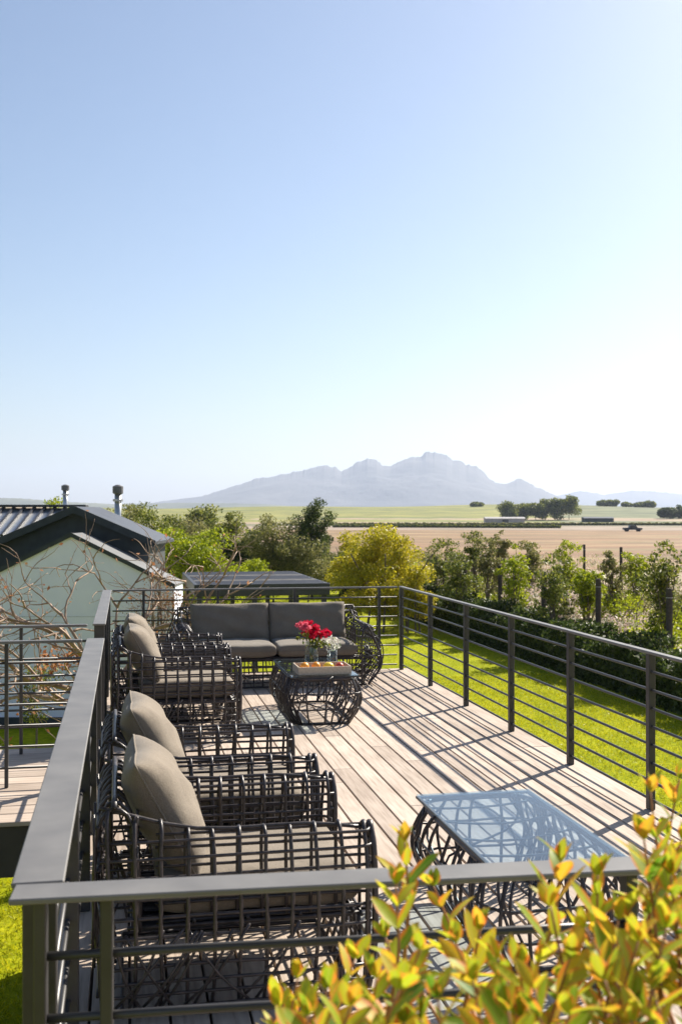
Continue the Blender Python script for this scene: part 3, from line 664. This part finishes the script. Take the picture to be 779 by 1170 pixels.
for k in range(10):
    y0 = 0.14 + k*(Dp - 0.3)/10
    MB().add([(0.1, y0, hp-0.20), (Wp-0.1, y0, hp-0.20), (Wp-0.1, y0+0.5, hp-0.02), (0.1, y0+0.5, hp-0.02), (0.1, y0, hp-0.18), (Wp-0.1, y0, hp-0.18), (Wp-0.1, y0+0.5, hp), (0.1, y0+0.5, hp)],
             [(3,2,1,0),(4,5,6,7),(0,1,5,4),(1,2,6,5),(2,3,7,6),(3,0,4,7)]).build('louvre', M['roof_dark'] if k not in (2, 6) else M['rail_lit'], pg)  # two louvres borrow the sunlit rail tone as bright streaks

# ------------------------------------------------------------------ bare tree by the walkway
def bare_tree():
    x, y = polar(112, 14.2); root = empty('bare_tree', (x, y, G), 'bare spreading tree with brown branches in front of the pale gable', 'tree')
    rng = random.Random(19); b = MB(); tips = []
    def grow(p, d, L, r, depth):
        n = 6; P = [p.copy()]; q = p.copy(); dd = d.copy()
        bend = Vector((jit(rng, 1), jit(rng, 1), jit(rng, .7))) * 0.22
        for i in range(n):
            dd = (dd + bend*0.35 + Vector((jit(rng, .22), jit(rng, .22), jit(rng, .18)))).normalized(); q = q + dd*L/n; P.append(q.copy())
        b.tube(P, [r*(1 - 0.5*i/n) for i in range(n+1)], 6 if depth < 2 else 4)
        tips.append(q.copy())
        if depth >= (6 if L > 0.28 else 5): return
        for k in range(rng.choice((2, 3, 3)) if depth < 4 else 2):
            s = P[rng.randint(2, n)] if k else P[n]
            nd = (dd + Vector((jit(rng, 1.0), jit(rng, 1.0), jit(rng, .75)))).normalized()
            grow(s, nd, L*rng.uniform(0.62, 0.9), r*(0.60 if k else 0.68), depth + 1)
    fork = Vector((0.05, 0, 2.15)); b.tube(bez([(0, 0, -.1), (0.05, 0.03, 1.1), fork], 5), [0.11 - 0.003*i for i in range(11)], 9)
    for d, L in (((-1, -.1, .75), 1.0), ((-.7, .3, 1.1), 1.05), ((-1, .3, .45), 1.15), ((.8, .1, 1.0), 1.0), ((.35, -.3, 1.3), 0.9), ((1, .2, .6), 1.0), ((-.2, -.2, 1.2), .95)):
        grow(fork + Vector((0, 0, jit(rng, .15))), Vector(d).normalized(), L, 0.055, 1)
    b.build('branches', M['bare_bark'], root, True)
    C = []
    for k in range(380):
        t = Vector((rng.uniform(-.75, .05), rng.uniform(-.3, .3), rng.gauss(2.78, .07))); C.append(tuple(t))
    for t in tips[::4]: C.append(tuple(t + Vector((jit(rng, .03),)*3)))
    leaf_mesh('dry_leaves', np.array(C), 0.06, M['lf_rust'], root, 3)
bare_tree()
# small green sapling in front of the pale wall
tree('sapling', 'thin green sapling against the pale wall behind the railings', 'tree', 45, 21.5, -0.75, 0.95, M['lf_mid'], M['bark'], 900, 0.07, 16, 0.26, 0.85, seed=31, lean=-0.1)
tree('shrub', 'rusty brown leafless shrub at the right end of the pale wall', 'shrub', 232, 19.5, 0.85, 1.35, M['lf_brown'], M['bark'], 3800, 0.045, 30, 0.25, 0.85, seed=33, trunks=4)
tree('shrub', 'brown twiggy shrub behind the bare tree under the dark roof', 'shrub', 182, 23.3, 1.25, 1.3, M['lf_brown'], M['bark'], 2200, 0.045, 24, 0.25, 0.8, seed=34, trunks=3)

# ------------------------------------------------------------------ trees behind the houses and the pergola
GL = 'garden trees behind the houses and the pergola'
for a in [
 ('tree', 'small yellow-green tree crown left of the roof ridge', 68, 46, 2.75, 1.9, 'lf_bright', 2600, 0.11, 22, 0.25, 0.7),
 ('tree', 'bright green rounded tree crown just right of the roof ridge', 112, 44, 2.5, 1.8, 'lf_bright', 3600, 0.11, 26, 0.25, 0.8),
 ('tree', 'olive green tree behind the silver flue', 144, 52, 2.9, 2.8, 'lf_olive', 4600, 0.12, 34, 0.22, 0.85),
 ('tree', 'dark green tree between the silver flue and the big bright tree', 174, 50, 2.6, 2.3, 'lf_mid', 4200, 0.12, 30, 0.24, 0.85),
 ('tree', 'big bright yellow-green tree left above the pergola', 218, 43, 2.05, 3.6, 'lf_bright', 14000, 0.11, 60, 0.17, 0.95),
 ('bush', 'bright round bush left above the pergola roof', 256, 42, 0.60, 2.2, 'lf_bright', 6500, 0.09, 30, 0.22, 0.97),
 ('bush', 'yellow-green round bush right above the pergola roof', 292, 45, 0.45, 2.0, 'lf_bright', 6000, 0.09, 30, 0.22, 0.97),
 ('tree', 'hazy grey-green tree far behind the big bright tree', 235, 150, 3.6, 7.0, 'lf_mid', 2500, 0.45, 24, 0.22, 0.8),
 ('tree', 'slim grey-green tree between the bright tree and the olive tree', 267, 75, 2.5, 2.4, 'lf_mid', 3000, 0.16, 24, 0.22, 0.75),
 ('tree', 'olive tree with dark trunk above the pergola', 313, 58, 2.1, 3.3, 'lf_olive', 9000, 0.12, 50, 0.16, 0.8),
 ('tree', 'tallest dark green tree with ragged crown right above the pergola', 357, 60, 3.0, 2.7, 'lf_dark', 6500, 0.12, 50, 0.14, 0.7),
 ('bush', 'pale dry bush under the tallest ragged tree', 352, 58, 0.9, 3.6, 'lf_olive', 7000, 0.12, 40, 0.18, 0.9),
 ('bush', 'brown-tinged dry bush behind the slim grey-green tree', 283, 90, 0.9, 5.0, 'lf_plume', 3500, 0.2, 40, 0.16, 0.9),
 ('tree', 'dark green tree filling the gap behind the house roof', 196, 66, 2.3, 3.4, 'lf_mid', 6000, 0.15, 40, 0.18, 0.9),
 ('bush', 'dark bush at the foot of the big bright tree', 205, 38, -0.1, 2.6, 'lf_mid', 5500, 0.10, 30, 0.2, 0.97),
 ('tree', 'mid-green tree in the far garden belt behind the flue tree', 160, 85, 2.9, 5.0, 'lf_mid', 5000, 0.2, 36, 0.18, 0.97),
 ('tree', 'olive far-belt tree behind the big bright tree', 205, 95, 2.4, 6.5, 'lf_olive', 5500, 0.22, 40, 0.17, 0.97),
 ('tree', 'dark far-belt tree behind the slim grey-green tree', 252, 100, 1.7, 6.0, 'lf_mid', 5500, 0.22, 40, 0.17, 0.97),
 ('tree', 'yellowish far-belt tree left of the olive tree with dark trunk', 286, 92, 0.9, 4.5, 'lf_bright', 4500, 0.2, 36, 0.18, 0.97),
 ('tree', 'dark far-belt tree between the olive tree and the tallest ragged one', 336, 88, 0.9, 5.0, 'lf_mid', 5000, 0.2, 36, 0.18, 0.97),
 ('bush', 'dark green bush between the tallest ragged tree and the big yellow bush', 386, 62, 0.2, 2.8, 'lf_mid', 5000, 0.13, 36, 0.18, 0.97),
 ('tree', 'yellow-green tree standing behind the big yellow bush', 402, 64, 1.0, 3.0, 'lf_yellow', 5000, 0.14, 36, 0.18, 0.9),
 ('bush', 'large yellow-green bush right behind the far corner of the deck', 436, 44, 1.55, 4.7, 'lf_yellow', 34000, 0.11, 130, 0.11, 0.98),
 ('bush', 'low yellowish bush in front of the big yellow-green one', 474, 43, -0.2, 2.0, 'lf_yellow', 5000, 0.10, 40, 0.2, 0.97)]:
    nm, lab, px_, d_, top_, w_, mt_, nl_, lf_, nc_, cl_, cr_ = a
    tree(nm, lab, nm, px_, d_, top_, w_, M[mt_], M['dark_bark'] if 'dark' in lab else M['bark'], nl_, lf_, nc_, cl_, cr_, GL if px_ < 410 else None, 400 + px_, shell=0.12, trunks=4 if px_ > 400 else 1)

# hedges -----------------------------------------------------------------
def hedge(label, a, c, wd, h, material, n, leaf, seed, top_jit=0.25):
    a = Vector((*a, G)); c = Vector((*c, G)); L = (c - a).length; root = empty('hedge', a, label, 'hedge', None, math.atan2(c.y - a.y, c.x - a.x))
    rg = np.random.default_rng(seed); sg = 1 if wd > 0 else -1; xs = rg.uniform(0, L, n)
    prof = h * (1 + top_jit*0.5*np.sin(xs*1.7 + seed) + top_jit*0.5*np.sin(xs*4.1 + 1))
    q = rg.integers(0, 3, n); ys = np.where(q == 0, rg.normal(0, 0.06, n), rg.uniform(0, 1, n)*wd); zs = np.where(q == 0, rg.uniform(0, 1, n)*prof, prof*rg.uniform(0.72, 1.02, n))
    leaf_mesh('foliage', np.stack([xs, ys, zs], 1), leaf, material, root, seed)
    b = MB(); k = 0.0; rr = random.Random(seed); vs = []; 
    m_ = int(L/0.5); 
    for i in range(m_+1):
        x = L*i/m_; hh = h*(0.78 + jit(rr, .06)); 
        for (yy, zz) in ((sg*0.15, 0), (sg*0.12, hh*0.6), (wd*0.3, hh), (wd*0.7, hh), (wd-sg*.1, hh*0.6), (wd-sg*.1, 0)): vs.append((x, yy + jit(rr, .05), zz))
    fs = [(i*6+k, i*6+k+1, (i+1)*6+k+1, (i+1)*6+k) for i in range(m_) for k in range(5)]
    b.add(vs, fs).build('branch_mass', material, root, True); return root
hedge('long dark clipped hedge along the far side of the right-hand lawn', (12.7, 17.0), (12.2, 62.0), -1.3, 1.3, M['lf_dark'], 62000, 0.13, 61)
hedge('dark hedge behind the pergola under the ragged trees', (12.3, 66.0), (3.0, 66.5), -1.2, 2.9, M['lf_dark'], 22000, 0.16, 62)

# fence posts and young trees --------------------------------------------
def post(name, label, x, y, h, r, group):
    root = empty(name, (x, y, G), label, 'post', group, random.Random(x+y).uniform(0, 3))
    MB().lathe([(r, -0.1), (r*0.97, h*0.5), (r*0.93, h - 0.03), (r*0.75, h)], 9).build('pole', M['dark_bark'], root)
    MB().lathe([(r*1.06, h - 0.25), (r*1.06, h - 0.235)], 9).build('wire_tie', M['steel'], root)
ordw = ['nearest', 'second', 'third', 'fourth', 'fifth', 'sixth', 'seventh', 'eighth']
for k, (px, _) in enumerate([(763, 0), (685, 0), (622, 0), (571, 0), (531, 0), (497, 0)]):
    post('fence_post', 'thick dark post behind the hedge, %s of its row counted from the right' % ['first', 'second', 'third', 'fourth', 'fifth', 'sixth'][k], 14.15, 26.8 + 4.45*k, 2.7, 0.09, 'posts behind the right-hand hedge')
post('fence_post', 'tall thin brown post in the dry field, right one of two', *polar(709, 46), 3.3, 0.07, 'tall posts in the dry grass')
post('fence_post', 'tall thin brown post in the dry field, left one of two', *polar(667, 50), 3.3, 0.06, 'tall posts in the dry grass')
for k, px in enumerate((316, 330, 343, 356, 371)):
    post('fence_post', 'dark stake rising from the dark hedge above the pergola, %s from the left' % ['first', 'second', 'third', 'fourth', 'fifth'][k], *polar(px, 64.0), 3.3 + 0.1*(k % 2), 0.07, 'stakes in the dark hedge')
GY = 'young trees behind the right-hand hedge'
for i, (px, d, top, wd, mt, lab) in enumerate([
    (757, 30.5, 1.30, 1.55, 'lf_mid', 'tall leafy young tree at the right edge of the photo above the hedge'),
    (672, 36, 0.55, 1.1, 'lf_bright', 'light green young tree between the two tall thin posts and the hedge'),
    (632, 35, 0.75, 1.5, 'lf_mid', 'ragged mid-green young tree beside the third thick post'),
    (588, 40, 0.95, 1.35, 'lf_bright', 'rounded yellow-green young tree with the fullest crown above the hedge'),
    (556, 44, 1.25, 1.2, 'lf_olive', 'thin olive young tree just left of the rounded yellow-green one'),
    (524, 42, 0.70, 1.5, 'lf_mid', 'dark-stemmed young tree nearest to the big yellow-green bush'),
    (607, 47, 1.15, 1.5, 'lf_olive', 'hazy olive young tree behind and right of the rounded yellow-green one'),
    (648, 46, 0.95, 1.5, 'lf_bright', 'light green young tree left of the left tall thin post'),
    (540, 50, 1.2, 1.5, 'lf_mid', 'young tree in the back row between the big bush and the olive one'),
    (571, 52, 1.5, 1.3, 'lf_olive', 'narrow olive young tree behind the rounded yellow-green one'),
    (728, 42, 0.7, 1.5, 'lf_bright', 'yellow-green young tree left of the tallest one at the right edge'),
    (505, 47, 1.0, 1.8, 'lf_mid', 'dark green young tree touching the big yellow-green bush'),
    (700, 40, 0.75, 1.0, 'lf_olive', 'sparse reddish-olive young tree beside the right tall thin post')]):
    tree('young_tree', lab, 'tree', px, d, top, wd*1.12, M[mt], M['bark'], 2400, 0.11, 46, 0.15, 0.72, GY, 70 + i, shell=0.05)
# shrubs and plumes between hedge and field
rngs = random.Random(8)
desc = {'lf_plume': 'pale pinkish flowering shrub', 'lf_bright': 'yellow-green shrub', 'lf_mid': 'mid-green shrub', 'lf_olive': 'olive grey-green shrub', 'lf_dark': 'dark green shrub'}
wh = {0: 'close behind the hedge', 1: 'farther behind the hedge', 2: 'at the dry field edge'}
seqs = {}
for row, (X0, nrow, htr) in enumerate(((15.0, 15, (1.5, 2.1)), (17.5, 14, (1.7, 2.5)), (21.5, 12, (1.8, 2.7)))):
    for k in range(nrow):
        Y = 26 + k*(2.9 + row*0.8) + jit(rngs, .6); X = X0 + jit(rngs, .5)
        mt = rngs.choice(['lf_plume', 'lf_bright', 'lf_mid', 'lf_plume', 'lf_olive', 'lf_bright', 'lf_bright'] if row < 2 else ['lf_plume', 'lf_olive', 'lf_plume', 'lf_mid'])
        h = rngs.uniform(*htr); d = Y*CA + X*SA; lat = X*CA - Y*SA; px = W0/2 + lat/d*F
        if px > 815: continue
        key = (mt, row); seqs[key] = seqs.get(key, 0) + 1
        tree('shrub', '%s %s, %s from the right' % (desc[mt], wh[row], ['first','second','third','fourth','fifth','sixth','seventh','eighth','ninth','tenth'][seqs[key]-1]), 'shrub', px, d, G + h, rngs.uniform(2.2, 3.4), M[mt], M['bark'], 2200, 0.11, 34, 0.2, 0.97, 'shrubs behind the long hedge', 100 + row*20 + k, trunks=3, shell=0.1)
# tufts of dry grass and scrub on the plain
P = []; rg_ = np.random.default_rng(12)
for k in range(900):
    d = 45 * math.exp(rg_.uniform(0, 1.0)); px = rg_.uniform(330, 800); X, Y = polar(px, d)
    if X < 16 and Y < 64: continue
    c = np.array([X, Y, G]); P.append(c + rg_.normal(size=(26, 3))*np.array([0.5, 0.5, 0.16]) + np.array([0, 0, 0.12]))
tag(leaf_mesh('dry_scrub', np.concatenate(P), 0.22, M['lf_plume'], None, 9, 0.3, up=1.5), 'low dry grass and scrub tufts between the garden and the ploughed field', 'scrub', None, 'stuff')

# ------------------------------------------------------------------ far plain
hedge('long low dark hedgerow crossing the plain beyond the pale field', polar(300, 455), polar(900, 468), 3, 1.0, M['lf_olive'], 16000, 0.9, 301)
hedge('thin green hedgerow on the plain beyond the dark one', polar(380, 395), polar(640, 372), 2, 0.9, M['lf_mid'], 7000, 0.7, 302)
def far_tree(px, d, hh, wd, lab, seed, mt='lf_mid', nm='far_tree', grp='trees of the far clump'):
    x, y = polar(px, d); g = terr(x, y)
    tree(nm, lab, 'tree', px, d, g + hh, wd*1.35, M[mt], M['bark'], 3200, 1.1*d/600, 30, 0.2, 0.97, grp, seed, ground=g)
for i, (px, d, hh, wd, lab) in enumerate([
    (582, 600, 11, 10, 'leftmost hazy tree of the far clump on the plain'), (597, 605, 10.5, 9, 'second hazy tree from the left in the far clump'),
    (611, 600, 11, 9, 'third hazy tree from the left in the far clump'), (623, 610, 12, 9, 'middle hazy tree of the far clump, right of the third'),
    (636, 600, 13, 10, 'hazy tree just left of the tallest in the far clump'), (650, 605, 16, 12, 'tallest hazy tree at the right end of the far clump')]):
    far_tree(px, d, hh, wd, lab, 200 + i)
far_tree(762, 620, 7, 9, 'low dark far tree near the right edge, left of its neighbour', 210, 'lf_dark', 'far_tree', 'far trees at the right edge')
far_tree(776, 625, 8, 10, 'low dark far tree cut by the right edge of the photo', 211, 'lf_dark', 'far_tree', 'far trees at the right edge')
for i, px in enumerate((545, 688, 700, 715, 731, 742)):
    far_tree(px, 900, 3.5 + (i % 3), 9, 'small round tree on the far ridge line, %s from the left' % ['first', 'second', 'third', 'fourth', 'fifth', 'sixth'][i], 220 + i, 'lf_mid', 'ridge_tree', 'small trees on the far ridge')
M['grey_wall'] = simple('grey_wall', (0.30, 0.29, 0.28), (0.40, 0.39, 0.38), 0.5, 0.8)
def shed(label, px, d, L, wd, h, wm, rm):
    x, y = polar(px, d); g = terr(x, y); root = empty('farm_shed', (x, y, g), label, 'shed', None, -YAW)
    MB().box((-L/2, 0, -1), (L/2, wd, h*0.75)).build('wall', wm, root)
    MB().add([(-L/2-.3,-.3,h*.75+.01),(L/2+.3,-.3,h*.75+.01),(L/2+.3,wd+.3,h*.75+.01),(-L/2-.3,wd+.3,h*.75+.01),(-L/2-.3,wd/2,h),(L/2+.3,wd/2,h)], [(3,2,1,0),(0,1,5,4),(2,3,4,5),(1,2,5),(3,0,4)]).build('roof', rm, root)
    MB().box((-1.5, -0.05, 0), (1.5, -0.01, h*0.6)).build('door', M['dark_steel'], root)
shed('long low pale farm building left of the far tree clump', 577, 535, 19, 8, 3.2, M['grey_wall'], M['grey_wall'])
shed('low farm shed with dark roof right of the far tree clump', 684, 560, 15, 7, 2.8, M['gable_dark'], M['roof_dark'])
def vehicle(label, px, d):
    x, y = polar(px, d); root = empty('farm_truck', (x, y, terr(x, y)), label, 'truck', None, -YAW); m = M['roof_dark']
    b = MB(); b.add([(-2.5,-.9,.5),(2.5,-.9,.5),(2.5,-.9,1.0),(1.2,-.9,1.1),(.7,-.9,1.75),(-.8,-.9,1.75),(-1.0,-.9,1.1),(-2.5,-.9,1.1),
                     (-2.5,.9,.5),(2.5,.9,.5),(2.5,.9,1.0),(1.2,.9,1.1),(.7,.9,1.75),(-.8,.9,1.75),(-1.0,.9,1.1),(-2.5,.9,1.1)],
                    [(7,6,5,4,3,2,1,0)[::-1], (8,9,10,11,12,13,14,15)[::-1]] + [(i, i+8, (i+1) % 8+8, (i+1) % 8) for i in range(8)]); b.build('body', m, root)
    for xx in (-1.6, 1.6):
        for yy in (-.95, .95):
            P_ = MB(); P_.tube([(xx, yy-.12, .38), (xx, yy+.12, .38)], .38, 12); P_.build('wheel', M['dark_steel'], root)
    MB().box((-.7, -.915, 1.15), (.65, -.905, 1.65)).build('side_window', M['table_glass'], root)
vehicle('small dark farm truck parked on the pale field', 722, 300)

# ------------------------------------------------------------------ foreground shrub
def leaf_shrub():
    root = empty('leafy_shrub', (0.55, 1.15, G), 'close yellow-green shrub with red-edged leaves filling the bottom right corner', 'shrub')
    m, n, l, b = mat('shrub_leaf'); uv = n.new('ShaderNodeUVMap'); uv.uv_map = 'leaf'; sp = n.new('ShaderNodeSeparateXYZ'); l.new(uv.outputs[0], sp.inputs[0])
    g = n.new('ShaderNodeNewGeometry'); r = n.new('ShaderNodeValToRGB'); e = r.color_ramp.elements
    e[0].color = (0.10, 0.24, 0.015, 1); e[1].color = (0.66, 0.42, 0.03, 1); q = e.new(0.35); q.color = (0.36, 0.45, 0.02, 1); q = e.new(0.7); q.color = (0.56, 0.56, 0.03, 1)
    l.new(g.outputs['Random Per Island'], r.inputs[0])
    ab = n.new('ShaderNodeMath'); ab.operation = 'ABSOLUTE'; l.new(sp.outputs['Y'], ab.inputs[0])
    nz = n.new('ShaderNodeTexNoise'); nz.inputs['Scale'].default_value = 35; tc = n.new('ShaderNodeTexCoord'); l.new(tc.outputs['Object'], nz.inputs[0])
    ad = n.new('ShaderNodeMath'); ad.operation = 'MULTIPLY_ADD'; ad.inputs[1].default_value = 0.7; l.new(nz.outputs[0], ad.inputs[0]); l.new(ab.outputs[0], ad.inputs[2])
    rr = n.new('ShaderNodeMapRange'); rr.inputs[1].default_value = 0.8; rr.inputs[2].default_value = 1.25; l.new(ad.outputs[0], rr.inputs[0])
    tip = n.new('ShaderNodeMapRange'); tip.inputs[1].default_value = 0.82; tip.inputs[2].default_value = 1.1; l.new(sp.outputs['X'], tip.inputs[0])
    mx = n.new('ShaderNodeMath'); mx.operation = 'MAXIMUM'; l.new(rr.outputs[0], mx.inputs[0]); l.new(tip.outputs[0], mx.inputs[1])
    col = mix(n, l, mx.outputs[0], r.outputs[0], (0.72, 0.24, 0.04))
    rib = n.new('ShaderNodeMapRange'); rib.inputs[1].default_value = 0.0; rib.inputs[2].default_value = 0.10; rib.inputs[3].default_value = 0.6; rib.inputs[4].default_value = 0; l.new(ab.outputs[0], rib.inputs[0])
    col = mix(n, l, rib.outputs[0], col, (0.50, 0.48, 0.12))
    l.new(col, b.inputs['Base Color']); b.inputs['Roughness'].default_value = 0.5; b.inputs['Specular IOR Level'].default_value = 0.3
    t = n.new('ShaderNodeBsdfTranslucent'); l.new(col, t.inputs[0]); ms = n.new('ShaderNodeMixShader'); ms.inputs[0].default_value = 0.5
    l.new(b.outputs[0], ms.inputs[1]); l.new(t.outputs[0], ms.inputs[2]); l.new(ms.outputs[0], n['Material Output'].inputs[0])
    twig = simple('shrub_twig', (0.30, 0.12, 0.05), (0.42, 0.22, 0.10), 30, 0.6)
    rng = random.Random(14); V = []; Fc = []; UV = []; st = MB(); org = Vector((0.55, 1.15, G))
    def leaf(p, d, nrm, L, wd):
        d = d.normalized(); s_ = d.cross(nrm).normalized(); nn = s_.cross(d); k0 = len(V); cup = rng.uniform(0.15, 0.4); curl = rng.uniform(-0.12, 0.28)
        us = (0, 0.15, 0.35, 0.55, 0.75, 0.9, 1.0); ws = (0.05, 0.55, 0.95, 1.0, 0.7, 0.35, 0.0)
        for u, w_ in zip(us, ws):
            for v in (-1, 0, 1):
                V.append(p + d*L*u + s_*wd*w_*v + nn*(abs(v)*w_*wd*cup - curl*L*u*u)); UV.append((u, v*max(w_, .3)))
        for i in range(6):
            for j in range(2): a = k0 + i*3 + j; Fc.append((a, a+1, a+4, a+3))
    def sprig(tip, lean, L, s=1.0):
        base = tip - Vector((lean[0]*0.35, lean[1]*0.35, 1.0)).normalized()*L
        P_ = bez([base, base.lerp(tip, .5) + Vector((jit(rng, .02), jit(rng, .02), 0)), tip], 10); st.tube(P_, [0.0035*s*(1 - 0.7*i/20) + 0.0006 for i in range(21)], 5)
        n_ = int(L/0.028); ang = rng.uniform(0, 6)
        for i in range(n_):
            t = i/(n_-1); p = P_[int(t*20)]; ax = (P_[min(20, int(t*20)+1)] - P_[max(0, int(t*20)-1)]).normalized()
            ang += math.pi/2 + jit(rng, .3)
            for sd in (0, math.pi):
                if rng.random() < 0.12: continue
                a = ang + sd; out = Vector((math.cos(a), math.sin(a), 0)); up = 0.35 + 1.1*t + jit(rng, .35)
                d = (out + ax*up).normalized(); LL = s*rng.uniform(0.050, 0.092)*(1.05 - 0.45*t**3)
                leaf(p, d, ax*1.0 + out*-0.15 + Vector((jit(rng, .3), jit(rng, .3), 0)), LL, LL*rng.uniform(0.17, 0.25))
        for k in range(2): leaf(P_[-1], Vector((jit(rng, .4), jit(rng, .4), 1)), Vector((jit(rng, 1), jit(rng, 1), .2)), 0.035*s, 0.010*s)
        return base
    tips = [(340,1118,1.75),(318,1150,1.6),(372,1130,1.5),(405,1095,1.8),(430,1118,1.6),(462,962,1.85),(452,1010,1.7),(495,1012,1.95),(520,1078,1.6),(548,1062,1.8),(568,1095,1.5),(592,1105,1.45),
            (640,985,1.75),(628,1035,1.6),(682,1000,1.7),(668,1060,1.5),(705,1050,1.6),(728,1075,1.5),(742,905,1.8),(735,960,1.65),(775,890,1.9),(765,1000,1.55),(778,960,1.7),(760,1060,1.45),
            (480,1085,1.5),(455,1130,1.4),(400,1150,1.4),(540,1120,1.35),(610,1130,1.35),(690,1120,1.35),(745,1130,1.35),(500,1140,1.3),(580,1155,1.3),(650,1160,1.3),(720,1165,1.3),(790,1050,1.5),(800,980,1.7),(815,900,1.8),(795,1130,1.4),(440,1070,1.75),(350,1160,1.45),(650,1095,1.5)]
    hubs = [Vector(h_) for h_ in ((0.30, 1.15, 0.55), (0.50, 1.10, 0.60), (0.68, 1.15, 0.62), (0.85, 1.20, 0.60))]
    for (px, py, d) in tips:
        for rep in range(2 if py > 1125 else 1):
            dd = d*(1 + 0.07*rep) + jit(rng, .04); X, Y = polar(px + (jit(rng, 22) if rep else 0), dd); z = HC - (py + (rng.uniform(15, 60) if rep else 0) - HOR)*dd/F
            bs = sprig(Vector((X, Y, z)) - org, (jit(rng, 1), jit(rng, 1)), rng.uniform(0.20, 0.34), rng.uniform(0.85, 1.15))
            h_ = min(hubs, key=lambda q: (q - (bs + org)).length) - org; st.tube(bez([h_, h_.lerp(bs, .55) + Vector((0, 0, .04)), bs], 5), [0.006 - 0.0003*i for i in range(11)], 5)
    for h_ in hubs: st.tube(bez([(0, 0, -0.05), (h_ - org)*0.45 + Vector((jit(rng, .1), jit(rng, .1), .1)), h_ - org], 6), [0.035 - 0.0022*i for i in range(13)], 7)
    st.build('stems', twig, root, True)
    me = bpy.data.meshes.new('leaves'); me.from_pydata([tuple(p) for p in V], [], Fc); me.materials.append(m); uvl = me.uv_layers.new(name='leaf')
    vi = np.empty(len(me.loops), dtype=np.int32); me.loops.foreach_get('vertex_index', vi); uvl.data.foreach_set('uv', np.array(UV, dtype=np.float32)[vi].ravel())
    me.polygons.foreach_set('use_smooth', [True]*len(me.polygons)); me.update()
    o = bpy.data.objects.new('leaves', me); COL.objects.link(o); o.parent = root
leaf_shrub()
